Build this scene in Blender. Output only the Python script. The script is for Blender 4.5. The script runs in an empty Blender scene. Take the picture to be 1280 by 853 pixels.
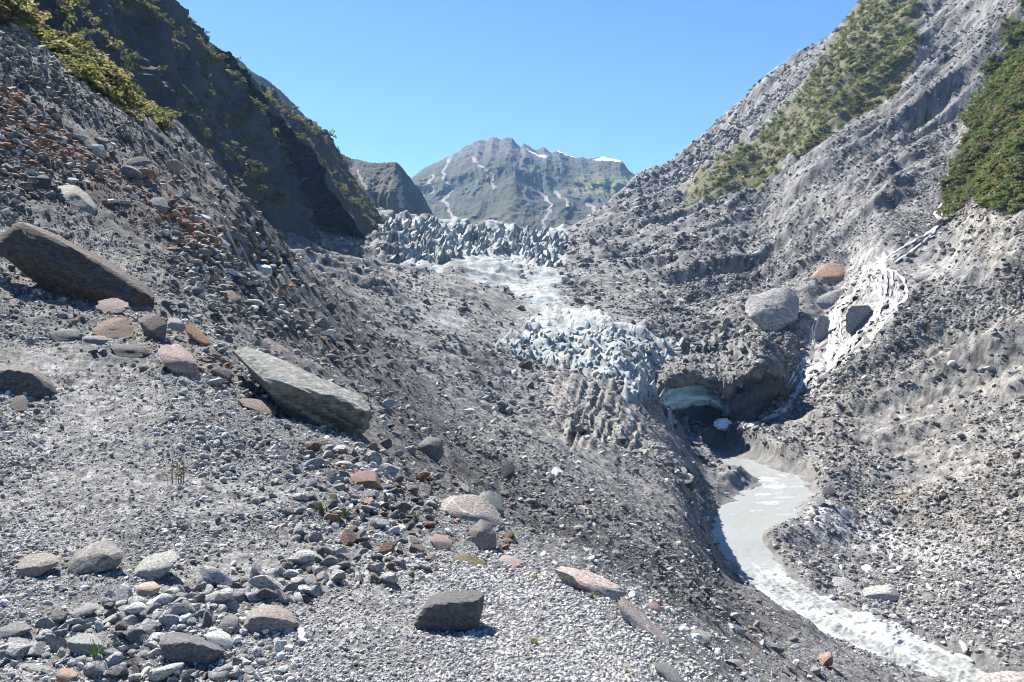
import bpy, bmesh, math, random, time
import numpy as np
from mathutils import Vector
T0 = time.time()
R = math.radians
scene = bpy.context.scene
COL = scene.collection

# ------------------------------------------------------------------ camera, sky, sun, exposure
F, CX, HY = 995.0, 640.0, 380.0        # focal length, centre column and horizon row, in pixels of a 1280x853 picture
cam_d = bpy.data.cameras.new('camera'); cam = bpy.data.objects.new('camera', cam_d); COL.objects.link(cam)
cam_d.sensor_width = 36.0; cam_d.lens = 36.0*F/1280.0
cam.rotation_euler = (R(90), 0, 0); cam.location = (0, 0, 0)
cam_d.shift_y = -(426.5-HY)/1280.0
cam_d.clip_start = 0.1; cam_d.clip_end = 30000
scene.camera = cam
SUN_EL, SUN_AZ = 46.0, 35.0            # degrees up, degrees to the left of straight ahead
world = bpy.data.worlds.new('World'); scene.world = world; world.use_nodes = True
wt = world.node_tree; bg = wt.nodes['Background']
sky = wt.nodes.new('ShaderNodeTexSky'); sky.sky_type = 'NISHITA'; sky.sun_disc = False
sky.sun_elevation = R(SUN_EL); sky.sun_rotation = R(-SUN_AZ)
sky.altitude = 1200; sky.air_density = 1.0; sky.dust_density = 0.1; sky.ozone_density = 3.0
hs = wt.nodes.new('ShaderNodeHueSaturation'); hs.inputs['Saturation'].default_value = 1.2; hs.inputs['Hue'].default_value = 0.502
wt.links.new(sky.outputs[0], hs.inputs['Color']); wt.links.new(hs.outputs[0], bg.inputs[0]); bg.inputs[1].default_value = 0.06
sun_d = bpy.data.lights.new('sun', 'SUN'); sun_d.energy = 5.0; sun_d.angle = R(0.5); sun_d.color = (1.0, 0.945, 0.865)
sun = bpy.data.objects.new('sun', sun_d); COL.objects.link(sun)
sdir = Vector((-math.sin(R(SUN_AZ))*math.cos(R(SUN_EL)), math.cos(R(SUN_AZ))*math.cos(R(SUN_EL)), math.sin(R(SUN_EL))))
sun.rotation_euler = sdir.to_track_quat('Z', 'Y').to_euler()
vs = scene.view_settings; vs.view_transform = 'Standard'; vs.look = 'None'; vs.gamma = 1.0; vs.use_curve_mapping = False
vs.exposure = 1.5
scene.cycles.max_bounces = 6; scene.cycles.diffuse_bounces = 3; scene.cycles.volume_bounces = 0
scene.cycles.use_denoising = True; scene.cycles.filter_width = 1.1

# ------------------------------------------------------------------ noise
rs0 = np.random.RandomState(7)
PERM = rs0.permutation(4096).astype(np.int32); VAL = rs0.uniform(-1, 1, 4096).astype(np.float32)
def _h(*ii):
    r = np.zeros_like(ii[0])
    for i in ii: r = PERM[(r+i) & 4095]
    return r
def vn2(x, y):
    xi = np.floor(x).astype(np.int32); yi = np.floor(y).astype(np.int32)
    fx = (x-xi).astype(np.float32); fy = (y-yi).astype(np.float32)
    fx = fx*fx*fx*(fx*(fx*6-15)+10); fy = fy*fy*fy*(fy*(fy*6-15)+10)
    a = VAL[_h(xi, yi)]; b = VAL[_h(xi+1, yi)]; c = VAL[_h(xi, yi+1)]; d = VAL[_h(xi+1, yi+1)]
    return (a+(b-a)*fx)+((c+(d-c)*fx)-(a+(b-a)*fx))*fy
def vn3(x, y, z):
    xi = np.floor(x).astype(np.int32); yi = np.floor(y).astype(np.int32); zi = np.floor(z).astype(np.int32)
    fx = (x-xi).astype(np.float32); fy = (y-yi).astype(np.float32); fz = (z-zi).astype(np.float32)
    fx = fx*fx*(3-2*fx); fy = fy*fy*(3-2*fy); fz = fz*fz*(3-2*fz)
    out = None
    def pl(k):
        a = VAL[_h(xi, yi, k)]; b = VAL[_h(xi+1, yi, k)]; c = VAL[_h(xi, yi+1, k)]; d = VAL[_h(xi+1, yi+1, k)]
        l = a+(b-a)*fx; m = c+(d-c)*fx
        return l+(m-l)*fy
    p = pl(zi); q = pl(zi+1)
    return p+(q-p)*fz
def fbm3(P, lam, octs, rough=0.5, ridged=False):
    s = 0; a = 1.0; t = 0
    for o in range(octs):
        n = vn3(P[..., 0]/lam+17.3*o, P[..., 1]/lam+5.1*o, P[..., 2]/lam+9.7*o)
        if ridged: n = 1-2*np.abs(n)
        s = s+a*n; t += a; a *= rough; lam *= 0.5
    return s/t
def worley2(x, y):
    xi = np.floor(x).astype(np.int32); yi = np.floor(y).astype(np.int32)
    best = np.full(x.shape, 9.0, np.float32); hv = np.zeros(x.shape, np.float32)
    for i in (-1, 0, 1):
        for j in (-1, 0, 1):
            h = _h(xi+i, yi+j)
            cx = xi+i+0.5+0.45*VAL[h]; cy = yi+j+0.5+0.45*VAL[(h+1777) & 4095]
            d = ((x-cx)**2+(y-cy)**2).astype(np.float32)
            m = d < best
            best = np.where(m, d, best); hv = np.where(m, VAL[(h+913) & 4095], hv)
    return np.sqrt(best), hv
def sstep(a, b, x):
    t = np.clip((x-a)/(b-a), 0, 1); return t*t*(3-2*t)

# ------------------------------------------------------------------ helpers
def P3(px, py, d): return np.array([(px-CX)/F*d, d, -(py-HY)/F*d])
def link(o, parent=None):
    COL.objects.link(o)
    if parent: o.parent = parent
    return o
def tag(o, label=None, cat=None, group=None, kind=None):
    if label: o['label'] = label
    if cat: o['category'] = cat
    if group: o['group'] = group
    if kind: o['kind'] = kind
    return o
def mesh_np(name, V, faces, mat=None, smooth=True):
    V = np.asarray(V, np.float32).reshape(-1, 3); faces = np.asarray(faces, np.int32)
    me = bpy.data.meshes.new(name); k = faces.shape[1]
    me.vertices.add(len(V)); me.vertices.foreach_set('co', V.ravel())
    me.loops.add(faces.size); me.loops.foreach_set('vertex_index', faces.ravel())
    me.polygons.add(len(faces)); me.polygons.foreach_set('loop_start', np.arange(0, faces.size, k, dtype=np.int32))
    me.polygons.foreach_set('use_smooth', np.full(len(faces), smooth, bool))
    me.update(calc_edges=True)
    if mat: me.materials.append(mat)
    return me
def grid_faces(n, m):
    i = np.arange(n-1)[:, None]*m+np.arange(m-1)[None, :]
    return np.stack([i, i+1, i+m+1, i+m], -1).reshape(-1, 4)
def set_attr(me, name, arr, typ='FLOAT'):
    a = me.attributes.new(name, typ, 'POINT')
    key = {'FLOAT': 'value', 'FLOAT_VECTOR': 'vector', 'FLOAT_COLOR': 'color', 'INT': 'value'}[typ]
    a.data.foreach_set(key, np.asarray(arr, np.int32 if typ == 'INT' else np.float32).ravel())
def poly_mask(X, Y, poly, soft):
    """1 inside the polygon, fading to 0 over `soft` pixels outside its edge."""
    inside = np.zeros(X.shape, bool); dmin = np.full(X.shape, 1e9, np.float32)
    n = len(poly)
    for k in range(n):
        x0, y0 = poly[k]; x1, y1 = poly[(k+1) % n]
        dx, dy = x1-x0, y1-y0
        t = np.clip(((X-x0)*dx+(Y-y0)*dy)/(dx*dx+dy*dy+1e-9), 0, 1)
        dmin = np.minimum(dmin, np.hypot(X-x0-t*dx, Y-y0-t*dy))
        c = (y0 > Y) != (y1 > Y)
        xin = x0+(Y-y0)*dx/(dy if abs(dy) > 1e-9 else 1e-9)
        inside ^= c & (X < xin)
    sd = np.where(inside, -dmin, dmin)
    return sstep(soft, -soft, sd)

# ------------------------------------------------------------------ material toolkit
class NT:
    def __init__(s, name):
        s.m = bpy.data.materials.new(name); s.m.use_nodes = True; s.t = s.m.node_tree
        s.b = s.t.nodes['Principled BSDF']; s.out = s.t.nodes['Material Output']
        s.b.inputs['Specular IOR Level'].default_value = 0.25
    def n(s, typ, **kw):
        nd = s.t.nodes.new(typ)
        for k, v in kw.items(): setattr(nd, k, v)
        return nd
    def l(s, a, b): s.t.links.new(a, b)
    def val(s, sock, v):
        if hasattr(v, 'is_linked') or isinstance(v, bpy.types.NodeSocket): s.l(v, sock)
        else: sock.default_value = v
    def noise(s, vec, scale, detail=4, rough=0.5, dist=0.0, out=0):
        nd = s.n('ShaderNodeTexNoise'); nd.inputs['Scale'].default_value = scale; nd.inputs['Detail'].default_value = detail
        nd.inputs['Roughness'].default_value = rough; nd.inputs['Distortion'].default_value = dist
        if vec is not None: s.l(vec, nd.inputs['Vector'])
        return nd.outputs[out]
    def voro(s, vec, scale, detail=0, rough=0.5, feature='F1', out='Distance'):
        nd = s.n('ShaderNodeTexVoronoi'); nd.feature = feature; nd.inputs['Scale'].default_value = scale
        if 'Detail' in nd.inputs: nd.inputs['Detail'].default_value = detail; nd.inputs['Roughness'].default_value = rough
        s.l(vec, nd.inputs['Vector']); return nd.outputs[out]
    def ramp(s, fac, stops):
        nd = s.n('ShaderNodeValToRGB'); e = nd.color_ramp.elements
        while len(e) < len(stops): e.new(0.5)
        for k, (p, c) in enumerate(stops):
            e[k].position = p; e[k].color = (c, c, c, 1) if not isinstance(c, tuple) else (c+(1,))[:4]
        s.l(fac, nd.inputs[0]); return nd.outputs[0]
    def mix(s, fac, a, b, mode='MIX'):
        nd = s.n('ShaderNodeMix', data_type='RGBA', blend_type=mode)
        s.val(nd.inputs[0], fac)
        for sk, v in ((nd.inputs[6], a), (nd.inputs[7], b)):
            if isinstance(v, tuple): sk.default_value = (v+(1,))[:4]
            else: s.l(v, sk)
        return nd.outputs[2]
    def math(s, op, a, b=0.0, clamp=False):
        nd = s.n('ShaderNodeMath', operation=op, use_clamp=clamp); s.val(nd.inputs[0], a); s.val(nd.inputs[1], b); return nd.outputs[0]
    def attr(s, name, typ='GEOMETRY', out='Fac'):
        nd = s.n('ShaderNodeAttribute', attribute_name=name, attribute_type=typ); return nd.outputs[out]
    def pos(s): return s.n('ShaderNodeNewGeometry').outputs['Position']
    def obj(s): return s.n('ShaderNodeTexCoord').outputs['Object']
    def scale(s, vec, sc):
        nd = s.n('ShaderNodeMapping'); nd.inputs['Scale'].default_value = sc; s.l(vec, nd.inputs['Vector']); return nd.outputs[0]
    def bump(s, h, strength=0.5, dist=0.1, normal=None):
        nd = s.n('ShaderNodeBump'); nd.inputs['Strength'].default_value = strength; s.val(nd.inputs['Distance'], dist); s.l(h, nd.inputs['Height'])
        if normal is not None: s.l(normal, nd.inputs['Normal'])
        return nd.outputs[0]
    def fin(s, col, rough=0.9, normal=None):
        s.val(s.b.inputs['Base Color'], col if not isinstance(col, tuple) else (col+(1,))[:4]); s.val(s.b.inputs['Roughness'], rough)
        if normal is not None: s.l(normal, s.b.inputs['Normal'])
        return s.m

# ------------------------------------------------------------------ the valley: one sheet of ground
# knots (column px: [(distance m, row px) ...]); rows grow downwards
KN = {
 -200: [(2, 1201), (3.5, 855), (5, 680), (8, 500), (13, 330), (20, 200), (30, 60), (45, -60), (55, -110), (75, 0), (160, 120), (400, 100), (900, 100)],
 0: [(2, 1201), (3.5, 853), (5, 702), (7, 602), (9.5, 502), (13, 408), (17, 338), (26, 205), (40, 100), (56, 40), (62, 14), (74, 60), (95, 150), (180, 210), (400, 170), (900, 150)],
 100: [(3.5, 853), (5.05, 702), (7.1, 602), (9.8, 500), (14, 405), (19, 340), (29, 240), (44, 165), (62, 115), (70, 78), (82, 120), (105, 200), (210, 250), (420, 200), (900, 200)],
 215: [(2, 1201), (3.5, 853), (5.1, 701), (7.2, 601), (10, 502), (12, 452), (16, 400), (21, 350), (29, 300), (42, 250), (65, 205), (90, 170), (105, 205), (130, 300), (265, 295), (600, 240), (900, 240)],
 300: [(3.5, 853), (5.2, 701), (7.5, 600), (11, 504), (14, 454), (20, 402), (30, 352), (52, 302), (85, 270), (111, 249), (125, 275), (160, 320), (330, 295), (700, 260), (900, 260)],
 380: [(2, 1201), (3.5, 853), (5.3, 701), (8, 600), (11.5, 522), (16, 482), (28, 432), (45, 400), (75, 370), (110, 344), (145, 324), (165, 345), (200, 352), (300, 330), (450, 304), (600, 285), (900, 270)],
 470: [(3.5, 853), (5.2, 720), (6.8, 652), (8.5, 602), (11, 562), (16, 530), (26, 498), (45, 468), (80, 437), (140, 402), (210, 370), (320, 338), (500, 308), (700, 286), (820, 272), (900, 285), (1000, 310)],
 560: [(2, 1201), (3.5, 853), (4.6, 762), (5.8, 702), (7.2, 664), (9, 632), (14, 600), (22, 570), (40, 530), (70, 490), (115, 450), (180, 410), (270, 370), (380, 340), (500, 325), (600, 306), (700, 290), (800, 284), (900, 300), (1000, 320)],
 640: [(3.5, 853), (4.7, 762), (5.7, 716), (7, 690), (10, 668), (16, 638), (27, 602), (45, 562), (75, 520), (120, 480), (180, 440), (260, 400), (340, 370), (480, 335), (600, 308), (720, 288), (800, 290), (900, 310), (1000, 325)],
 720: [(2, 1201), (3.5, 853), (4.8, 762), (5.6, 726), (6.5, 711), (9, 700), (14, 678), (25, 640), (40, 602), (62, 562), (90, 530), (125, 500), (148, 474), (160, 470), (180, 462), (215, 430), (290, 395), (370, 360), (480, 330), (600, 306), (720, 290), (850, 295), (1000, 315)],
 800: [(3.5, 853), (4.0, 822), (4.7, 790), (5.3, 772), (8, 758), (15, 722), (27, 682), (42, 642), (62, 604), (85, 570), (110, 550), (140, 529), (165, 503), (200, 470), (260, 430), (330, 390), (420, 350), (550, 310), (700, 270), (860, 228), (900, 235), (1000, 300)],
 860: [(2, 1210), (3.5, 885), (4.0, 853), (4.8, 822), (6, 803), (12, 775), (22, 735), (35, 692), (55, 645), (75, 618), (105, 597), (150, 580), (190, 570), (225, 545), (245, 490), (270, 440), (310, 410), (380, 365), (480, 320), (600, 280), (720, 240), (840, 192), (880, 200), (1000, 260)],
 900: [(3.5, 890), (4.5, 853), (6, 838), (10, 822), (20, 790), (40, 750), (60, 726), (80, 707), (105, 700), (120, 697), (135, 662), (160, 615), (185, 590), (205, 567), (232, 545), (250, 480), (275, 430), (320, 400), (380, 350), (480, 300), (620, 245), (810, 155), (850, 165), (1000, 240)],
 950: [(4.5, 905), (8, 870), (14, 835), (25, 795), (40, 760), (60, 745), (80, 746), (100, 745), (117, 720), (135, 676), (158, 624), (180, 594), (205, 560), (228, 530), (246, 480), (280, 420), (330, 385), (400, 335), (500, 280), (640, 205), (790, 108), (830, 115), (1000, 200)],
 1000: [(2, 1300), (4.5, 940), (8, 895), (16, 853), (25, 820), (38, 790), (45, 776), (60, 790), (80, 800), (98, 790), (107, 763), (122, 710), (140, 662), (150, 634), (165, 603), (178, 585), (195, 560), (212, 530), (230, 500), (260, 440), (290, 395), (340, 345), (450, 252), (620, 150), (780, 68), (820, 75), (1000, 170)],
 1100: [(4.5, 1010), (10, 930), (20, 880), (30, 850), (42, 850), (60, 860), (85, 850), (96, 812), (101, 800), (108, 772), (116, 742), (130, 702), (147, 650), (162, 602), (180, 552), (200, 500), (220, 450), (240, 402), (265, 350), (310, 300), (430, 200), (560, 100), (690, 0), (770, -30), (850, 0)],
 1200: [(2, 1350), (6, 1050), (15, 960), (30, 915), (45, 912), (65, 912), (82, 900), (90, 855), (98, 822), (108, 762), (122, 702), (137, 650), (150, 602), (165, 552), (182, 500), (200, 450), (218, 400), (240, 350), (275, 300), (310, 250), (400, 150), (520, 50), (650, -50), (800, -120)],
 1280: [(10, 1050), (30, 960), (60, 950), (82, 895), (90, 850), (98, 800), (118, 700), (142, 602), (170, 502), (200, 402), (232, 302), (275, 205), (360, 100), (470, 0), (650, -120), (900, -200)],
 1450: [(2, 1400), (12, 1080), (35, 1000), (70, 940), (80, 850), (95, 760), (120, 640), (150, 520), (185, 400), (215, 300), (260, 180), (340, 60), (450, -50), (650, -180), (900, -250)],
}
pts = np.array([(c, d, y) for c, L in KN.items() for d, y in L], float)
def uv(px, d): return np.stack([np.asarray(px, float)/110.0, 2.4*np.log(np.asarray(d, float))], -1)
def phi(A, B):
    r2 = ((A[:, None, :]-B[None, :, :])**2).sum(-1)
    return np.sqrt(r2)*r2*0.0+np.sqrt(r2+0.02)      # linear radial kernel, softened
S = uv(pts[:, 0], pts[:, 1]); N = len(S)
Kmat = np.zeros((N+3, N+3)); Kmat[:N, :N] = phi(S, S)-np.eye(N)*0.012
Q = np.c_[np.ones(N), S]; Kmat[:N, N:] = Q; Kmat[N:, :N] = Q.T
wts = np.linalg.solve(Kmat, np.r_[pts[:, 2], 0, 0, 0])
def tps(px, d):
    A = uv(px, d); return phi(A, S)@wts[:N]+np.c_[np.ones(len(A)), A]@wts[N:]
gx = np.r_[np.linspace(-1400, -80, 60)[:-1], np.linspace(-80, 1360, 780), np.linspace(1360, 2700, 60)[1:]]
gd = np.exp(np.r_[np.linspace(math.log(1.6), math.log(3.3), 30)[:-1], np.linspace(math.log(3.3), math.log(7), 170)[:-1], np.linspace(math.log(7), math.log(60), 330)[:-1],
                  np.linspace(math.log(60), math.log(200), 280)[:-1], np.linspace(math.log(200), math.log(1000), 430)])
cx_ = np.linspace(-200, 1450, 201); cl_ = np.linspace(math.log(1.6), math.log(1000), 280)
CC, LL = np.meshgrid(cx_, cl_)
coarse = tps(CC.ravel(), np.exp(LL.ravel())).reshape(CC.shape)
def crom(t, n):
    """Catmull-Rom weights: one row per sample, for n evenly spaced knots"""
    W = np.zeros((len(t), n)); t = np.clip(t, 0, n-1.0001); i = t.astype(int); f = t-i; r = np.arange(len(t))
    for o, w in ((-1, -0.5*f+f*f-0.5*f**3), (0, 1-2.5*f*f+1.5*f**3), (1, 0.5*f+2*f*f-1.5*f**3), (2, -0.5*f*f+0.5*f**3)):
        np.add.at(W, (r, np.clip(i+o, 0, n-1)), w)
    return W
GX, GD = np.meshgrid(gx, gd)                     # rows: distance, columns: direction
BPY = crom((np.log(gd)-cl_[0])/(cl_[1]-cl_[0]), len(cl_))@coarse@crom((np.clip(gx, -200, 1450)-cx_[0])/(cx_[1]-cx_[0]), len(cx_)).T
X = (GX-CX)/F*GD; Y = GD.copy(); Z = -(BPY-HY)/F*GD
print('terrain base', time.time()-T0)
# river bed: sheet of water at z = WZ(y), bed lowered along the course
RIV = [(882, 561, 203, 30), (908, 568, 192, 42), (940, 585, 178, 54), (978, 603, 166, 58), (950, 635, 150, 74), (922, 665, 134, 54), (938, 700, 124, 54), (968, 735, 114, 64), (1016, 765, 107, 80), (1088, 795, 100, 82), (1160, 828, 95, 88), (1250, 870, 88, 70), (1400, 930, 80, 80)]
RC = np.array([[(a-CX)/F*d, d, -(b-HY)/F*d, w*1.2/F*d*0.5] for a, b, d, w in RIV])
def catmull(A, n):
    out = []
    A = np.vstack([2*A[0]-A[1], A, 2*A[-1]-A[-2]])
    for k in range(1, len(A)-2):
        for t in np.linspace(0, 1, n, endpoint=False):
            p0, p1, p2, p3 = A[k-1:k+3]
            out.append(0.5*((2*p1)+(-p0+p2)*t+(2*p0-5*p1+4*p2-p3)*t*t+(-p0+3*p1-3*p2+p3)*t**3))
    out.append(A[-2]); return np.array(out)
RS = catmull(RC, 10)
def river_dist(x, y):
    """distance to the river's centre line relative to its half width, and the water level there"""
    best = np.full(x.shape, 1e9); lev = np.zeros(x.shape)
    for k in range(len(RS)-1):
        ax, ay, az, aw = RS[k]; bx, by, bz, bw = RS[k+1]
        t = np.clip(((x-ax)*(bx-ax)+(y-ay)*(by-ay))/((bx-ax)**2+(by-ay)**2), 0, 1)
        q = np.hypot(x-ax-t*(bx-ax), y-ay-t*(by-ay))/(aw+t*(bw-aw))
        m = q < best; best = np.where(m, q, best); lev = np.where(m, az+t*(bz-az), lev)
    return best, lev
sel = (Y > 70) & (Y < 215) & (X > 10) & (X < 90)
rq = np.full(X.shape, 9.0); rl = np.zeros(X.shape)
a, b = river_dist(X[sel], Y[sel]); rq[sel] = a; rl[sel] = b
wob = 0.14*vn2(X/3.1, Y/3.1)+0.09*vn2(X/1.1, Y/1.1)
bank = sstep(2.6, 1.05, rq)
Zb = np.where(rq < 9, rl+np.clip((rq+wob-1.0)*2.2, -0.8, 3.0), Z)
Z = Z*(1-bank)+np.where(rq < 2.6, Zb, Z)*bank
# relief: rubble and gullies, wavelengths up to a fraction of the distance
dist = np.hypot(X, Y)
calm = 1-0.75*poly_mask(GX, BPY, [(440, 860), (560, 705), (700, 712), (820, 780), (900, 860)], 30)*(GD < 9)
calm *= 1-0.8*sstep(1.5, 1.0, rq)
calm *= 1-0.5*(GX > 930)*sstep(85, 92, GD)*sstep(150, 132, GD)
right = sstep(-5, 60, X-20)*sstep(110, 190, Y)
leftm = sstep(6, -10, X)*sstep(8, 20, Y)
H = np.zeros(X.shape)
lam = 60.0
k = 0
while lam > 0.03:
    w = np.clip(0.14*dist/lam, 0, 1)**2*np.clip((lam/dist-0.0022)/0.002, 0, 1)
    m = w > 1e-3
    if m.any():
        n = np.zeros(X.shape); n[m] = vn2(X[m]/lam+k*13.7, Y[m]/lam-k*7.9)
        H += w*lam*np.where(lam < 0.02*dist, 0.04, 0.06)*n*(1-0.45*right)
        rg = right+0.8*leftm
        mm = m & (rg > 0.05) & (lam > 0.012*dist)
        if mm.any():       # gullies run down the fall line
            g = 1-2*np.abs(vn2(X[mm]/(lam*4.5)+k*3.3+0.3*vn2(X[mm]/lam, Y[mm]/lam), Y[mm]/lam*1.1+k*5.7+0.35*X[mm]/(lam*4.5)))
            H[mm] += (w*rg)[mm]*lam*(0.13 if lam > 12 else 0.065)*g
    lam *= 0.55; k += 1
scarp = poly_mask(GX+3*vn2(X/2, Y/2), BPY, [(278, 286), (300, 300), (330, 318), (352, 345), (345, 352), (325, 345), (300, 325), (284, 305)], 7)*(GD > 25)*(GD < 130)
H -= scarp*1.7
rug = poly_mask(GX+8*vn2(GX/12, BPY/12), BPY+8*vn2(GX/12+9, BPY/12), [(1130, -40), (1225, -40), (1205, 60), (1190, 160), (1178, 262), (1120, 268), (1062, 250), (1085, 200), (1120, 150), (1140, 80)], 14)*(GD > 130)
H += rug*(2.6*(1-2*np.abs(vn2(X/60+0.25*vn2(X/9, Y/9), Y/13)))+1.8*(1-2*np.abs(vn2(X/28+3+0.3*vn2(X/5, Y/5), Y/6)))+0.5*vn2(X/3+3, Y/4))
mudm = poly_mask(GX, BPY, [(700, 466), (755, 478), (800, 530), (830, 590), (760, 565), (715, 560), (690, 520)], 10)*(GD > 60)*(GD < 175)
H += mudm*(0.55*(1-2*np.abs(vn2((GX+0.4*BPY)/9, BPY/60)))+0.25*(1-2*np.abs(vn2((GX+0.4*BPY)/5+5, BPY/40))))
# stones bedded in the surface: rounded cells at sizes that grow with distance
lam = 8.0
while lam > 0.03:
    rel = lam/dist
    w = sstep(0.0055, 0.008, rel)*sstep(0.030, 0.018, rel)
    m = w > 0.01
    if m.any():
        q, hv = worley2(X[m]/lam+lam*31, Y[m]/lam+lam*17)
        dome = np.clip(1-(q/0.52)**2, 0, 1)*np.clip(hv+0.35, 0, 1)
        H[m] += w[m]*lam*0.16*dome
    lam *= 0.6
_pale = poly_mask(GX, BPY, [(1060, 330), (1200, 320), (1200, 350), (1130, 380), (1090, 440), (1040, 480), (990, 530), (970, 510), (1000, 450), (1030, 380)], 14)*(GD > 130)
_till = poly_mask(GX, BPY, [(480, 345), (560, 330), (640, 365), (700, 400), (720, 380), (700, 350), (800, 350), (880, 375), (900, 420), (820, 400), (700, 440), (600, 440), (520, 420)], 18)*(GD > 150)
Z += H*calm*(1-0.9*_pale)*(1-0.55*_till)
print('terrain relief', time.time()-T0)
PYF = HY-Z/Y*F                                    # where each point is seen from the track
NR, NC = X.shape
c_idx = lambda px: int(np.clip(np.searchsorted(gx, px), 1, NC-1))
def depth_col(c, py, dmin):
    col = PYF[:, c]; k = np.nonzero((col <= py) & (gd > dmin))[0]
    if len(k) == 0 or k[0] == 0: return gd[0] if len(k) else gd[-1]
    k = k[0]; a, b = col[k-1], col[k]; t = np.clip((a-py)/(a-b+1e-9), 0, 1); return gd[k-1]*(1-t)+gd[k]*t
def depth_at(px, py, dmin=0):
    """distance of the first ground met looking along (px, py)"""
    c = c_idx(px); t = np.clip((px-gx[c-1])/(gx[c]-gx[c-1]), 0, 1); a, b = depth_col(c-1, py, dmin), depth_col(c, py, dmin)
    return a*(1-t)+b*t if abs(a-b) < 0.06*a else min(a, b)
def ground_z(x, y):
    px = CX+x/y*F; c = c_idx(px); r = int(np.clip(np.searchsorted(gd, y), 1, NR-1))
    t = (y-gd[r-1])/(gd[r]-gd[r-1]); u = (px-gx[c-1])/(gx[c]-gx[c-1])
    return float((Z[r-1, c-1]*(1-u)+Z[r-1, c]*u)*(1-t)+(Z[r, c-1]*(1-u)+Z[r, c]*u)*t)
# what covers the ground (soft outlines, broken by noise)
wx = GX+10*vn2(GX/23, BPY/23)+5*vn2(GX/9, BPY/9); wy = BPY+10*vn2(GX/21+50, BPY/21)+5*vn2(GX/8+50, BPY/8)
far = GD > 130
veg = np.maximum.reduce([
    poly_mask(wx, wy, [(1085, -10), (1130, -10), (1150, 40), (1140, 80), (1110, 110), (1075, 140), (1040, 165), (1015, 195), (985, 215), (955, 240), (900, 262), (855, 262), (870, 232), (910, 205), (950, 185), (975, 155), (1010, 115), (1045, 60)], 9)*far,
    poly_mask(wx, wy, [(1290, 25), (1262, 45), (1245, 90), (1222, 110), (1208, 150), (1216, 175), (1190, 230), (1180, 275), (1190, 296), (1230, 250), (1262, 232), (1290, 205), (1420, 150), (1420, -80)], 9)*far,
    0.8*poly_mask(wx, wy, [(1230, 230), (1290, 215), (1290, 270), (1235, 285), (1215, 280)], 10)*far,
    poly_mask(wx, wy, [(-90, -60), (0, 10), (40, 28), (85, 62), (120, 90), (165, 135), (218, 172), (196, 168), (150, 140), (130, 128), (110, 125), (80, 100), (40, 55), (0, 40), (-90, 0)], 6)*(GD > 45)*(GD < 120)])
brown = np.maximum.reduce([
    poly_mask(wx, wy, [(1185, 300), (1240, 280), (1300, 260), (1300, 420), (1240, 350), (1200, 320)], 16)*far,
    0.8*poly_mask(wx, wy, [(1200, 540), (1300, 520), (1300, 720), (1180, 670), (1060, 640), (1120, 610)], 40)*(GD > 90),
    0.6*poly_mask(wx, wy, [(940, 560), (1060, 470), (1180, 420), (1300, 380), (1300, 560), (1050, 620)], 30)*(GD > 90)])
rust = np.maximum.reduce([
    poly_mask(wx, wy, [(-5, 120), (40, 150), (110, 190), (190, 240), (240, 270), (320, 330), (300, 345), (200, 300), (120, 260), (60, 225), (0, 190)], 10)*(GD > 8)*0.75,
    0.5*poly_mask(wx, wy, [(100, 380), (170, 370), (250, 430), (300, 470), (260, 480), (150, 430)], 14)*(GD < 30),
    0.5*poly_mask(wx, wy, [(390, 580), (470, 595), (600, 640), (640, 690), (560, 680), (430, 640)], 40)*np.clip(0.5+vn2(GX/20, BPY/12), 0, 1)*(GD < 30)])
ice = np.maximum.reduce([
    0.9*poly_mask(wx, wy, [(545, 310), (585, 305), (690, 325), (700, 355), (694, 388), (690, 398), (672, 385), (645, 365), (600, 345), (560, 335)], 9),
    0.65*poly_mask(wx, wy, [(530, 395), (552, 390), (585, 405), (575, 412)], 6),
    0.8*poly_mask(wx, wy, [(655, 392), (715, 392), (720, 412), (690, 420), (660, 408)], 6)])*(GD > 150)
ice = np.maximum(ice, 1.0*poly_mask(wx, wy, [(575, 318), (620, 322), (668, 345), (702, 375), (716, 398), (682, 402), (662, 385), (630, 362), (596, 344)], 8)*(GD > 150))
ice *= np.clip(1.1+0.75*vn2(wx/16+0.5*wy/16, wy/5-0.5*wx/9)+0.35*vn2(wx/5, wy/3), 0, 1)
till = poly_mask(wx, wy, [(480, 345), (560, 330), (640, 365), (700, 400), (720, 380), (700, 350), (800, 350), (880, 375), (900, 420), (820, 400), (700, 440), (600, 440), (520, 420)], 18)*(GD > 150)
mud = poly_mask(wx, wy, [(700, 468), (755, 478), (800, 530), (830, 590), (760, 565), (715, 560), (690, 520)], 10)*(GD > 60)*(GD < 175)
wet = sstep(1.5, 1.05, rq+wob)
pale = poly_mask(wx, wy, [(1075, 330), (1120, 320), (1200, 325), (1200, 345), (1135, 365), (1110, 410), (1070, 440), (1020, 510), (985, 500), (1000, 460), (1030, 390), (1040, 350)], 10)*far
fines = poly_mask(wx, wy, [(-90, 860), (-90, 500), (60, 440), (180, 470), (330, 590), (420, 660), (560, 700), (700, 715), (850, 860)], 40)*(GD < 14)
coarse = np.clip(poly_mask(wx, wy, [(-90, 20), (0, 60), (110, 130), (215, 180), (300, 260), (380, 335), (480, 430), (620, 560), (760, 640), (900, 720), (1010, 790), (900, 790), (760, 720), (640, 670), (520, 590), (470, 520), (380, 440), (290, 400), (200, 330), (90, 280), (-90, 250)], 30)*(GD > 9)*(GD < 150), 0, 1)
STREAK = poly_mask(wx, wy, [(985, 640), (1100, 655), (1300, 720), (1300, 735), (1100, 690), (1010, 670)], 10)*(GD > 90)

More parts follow.
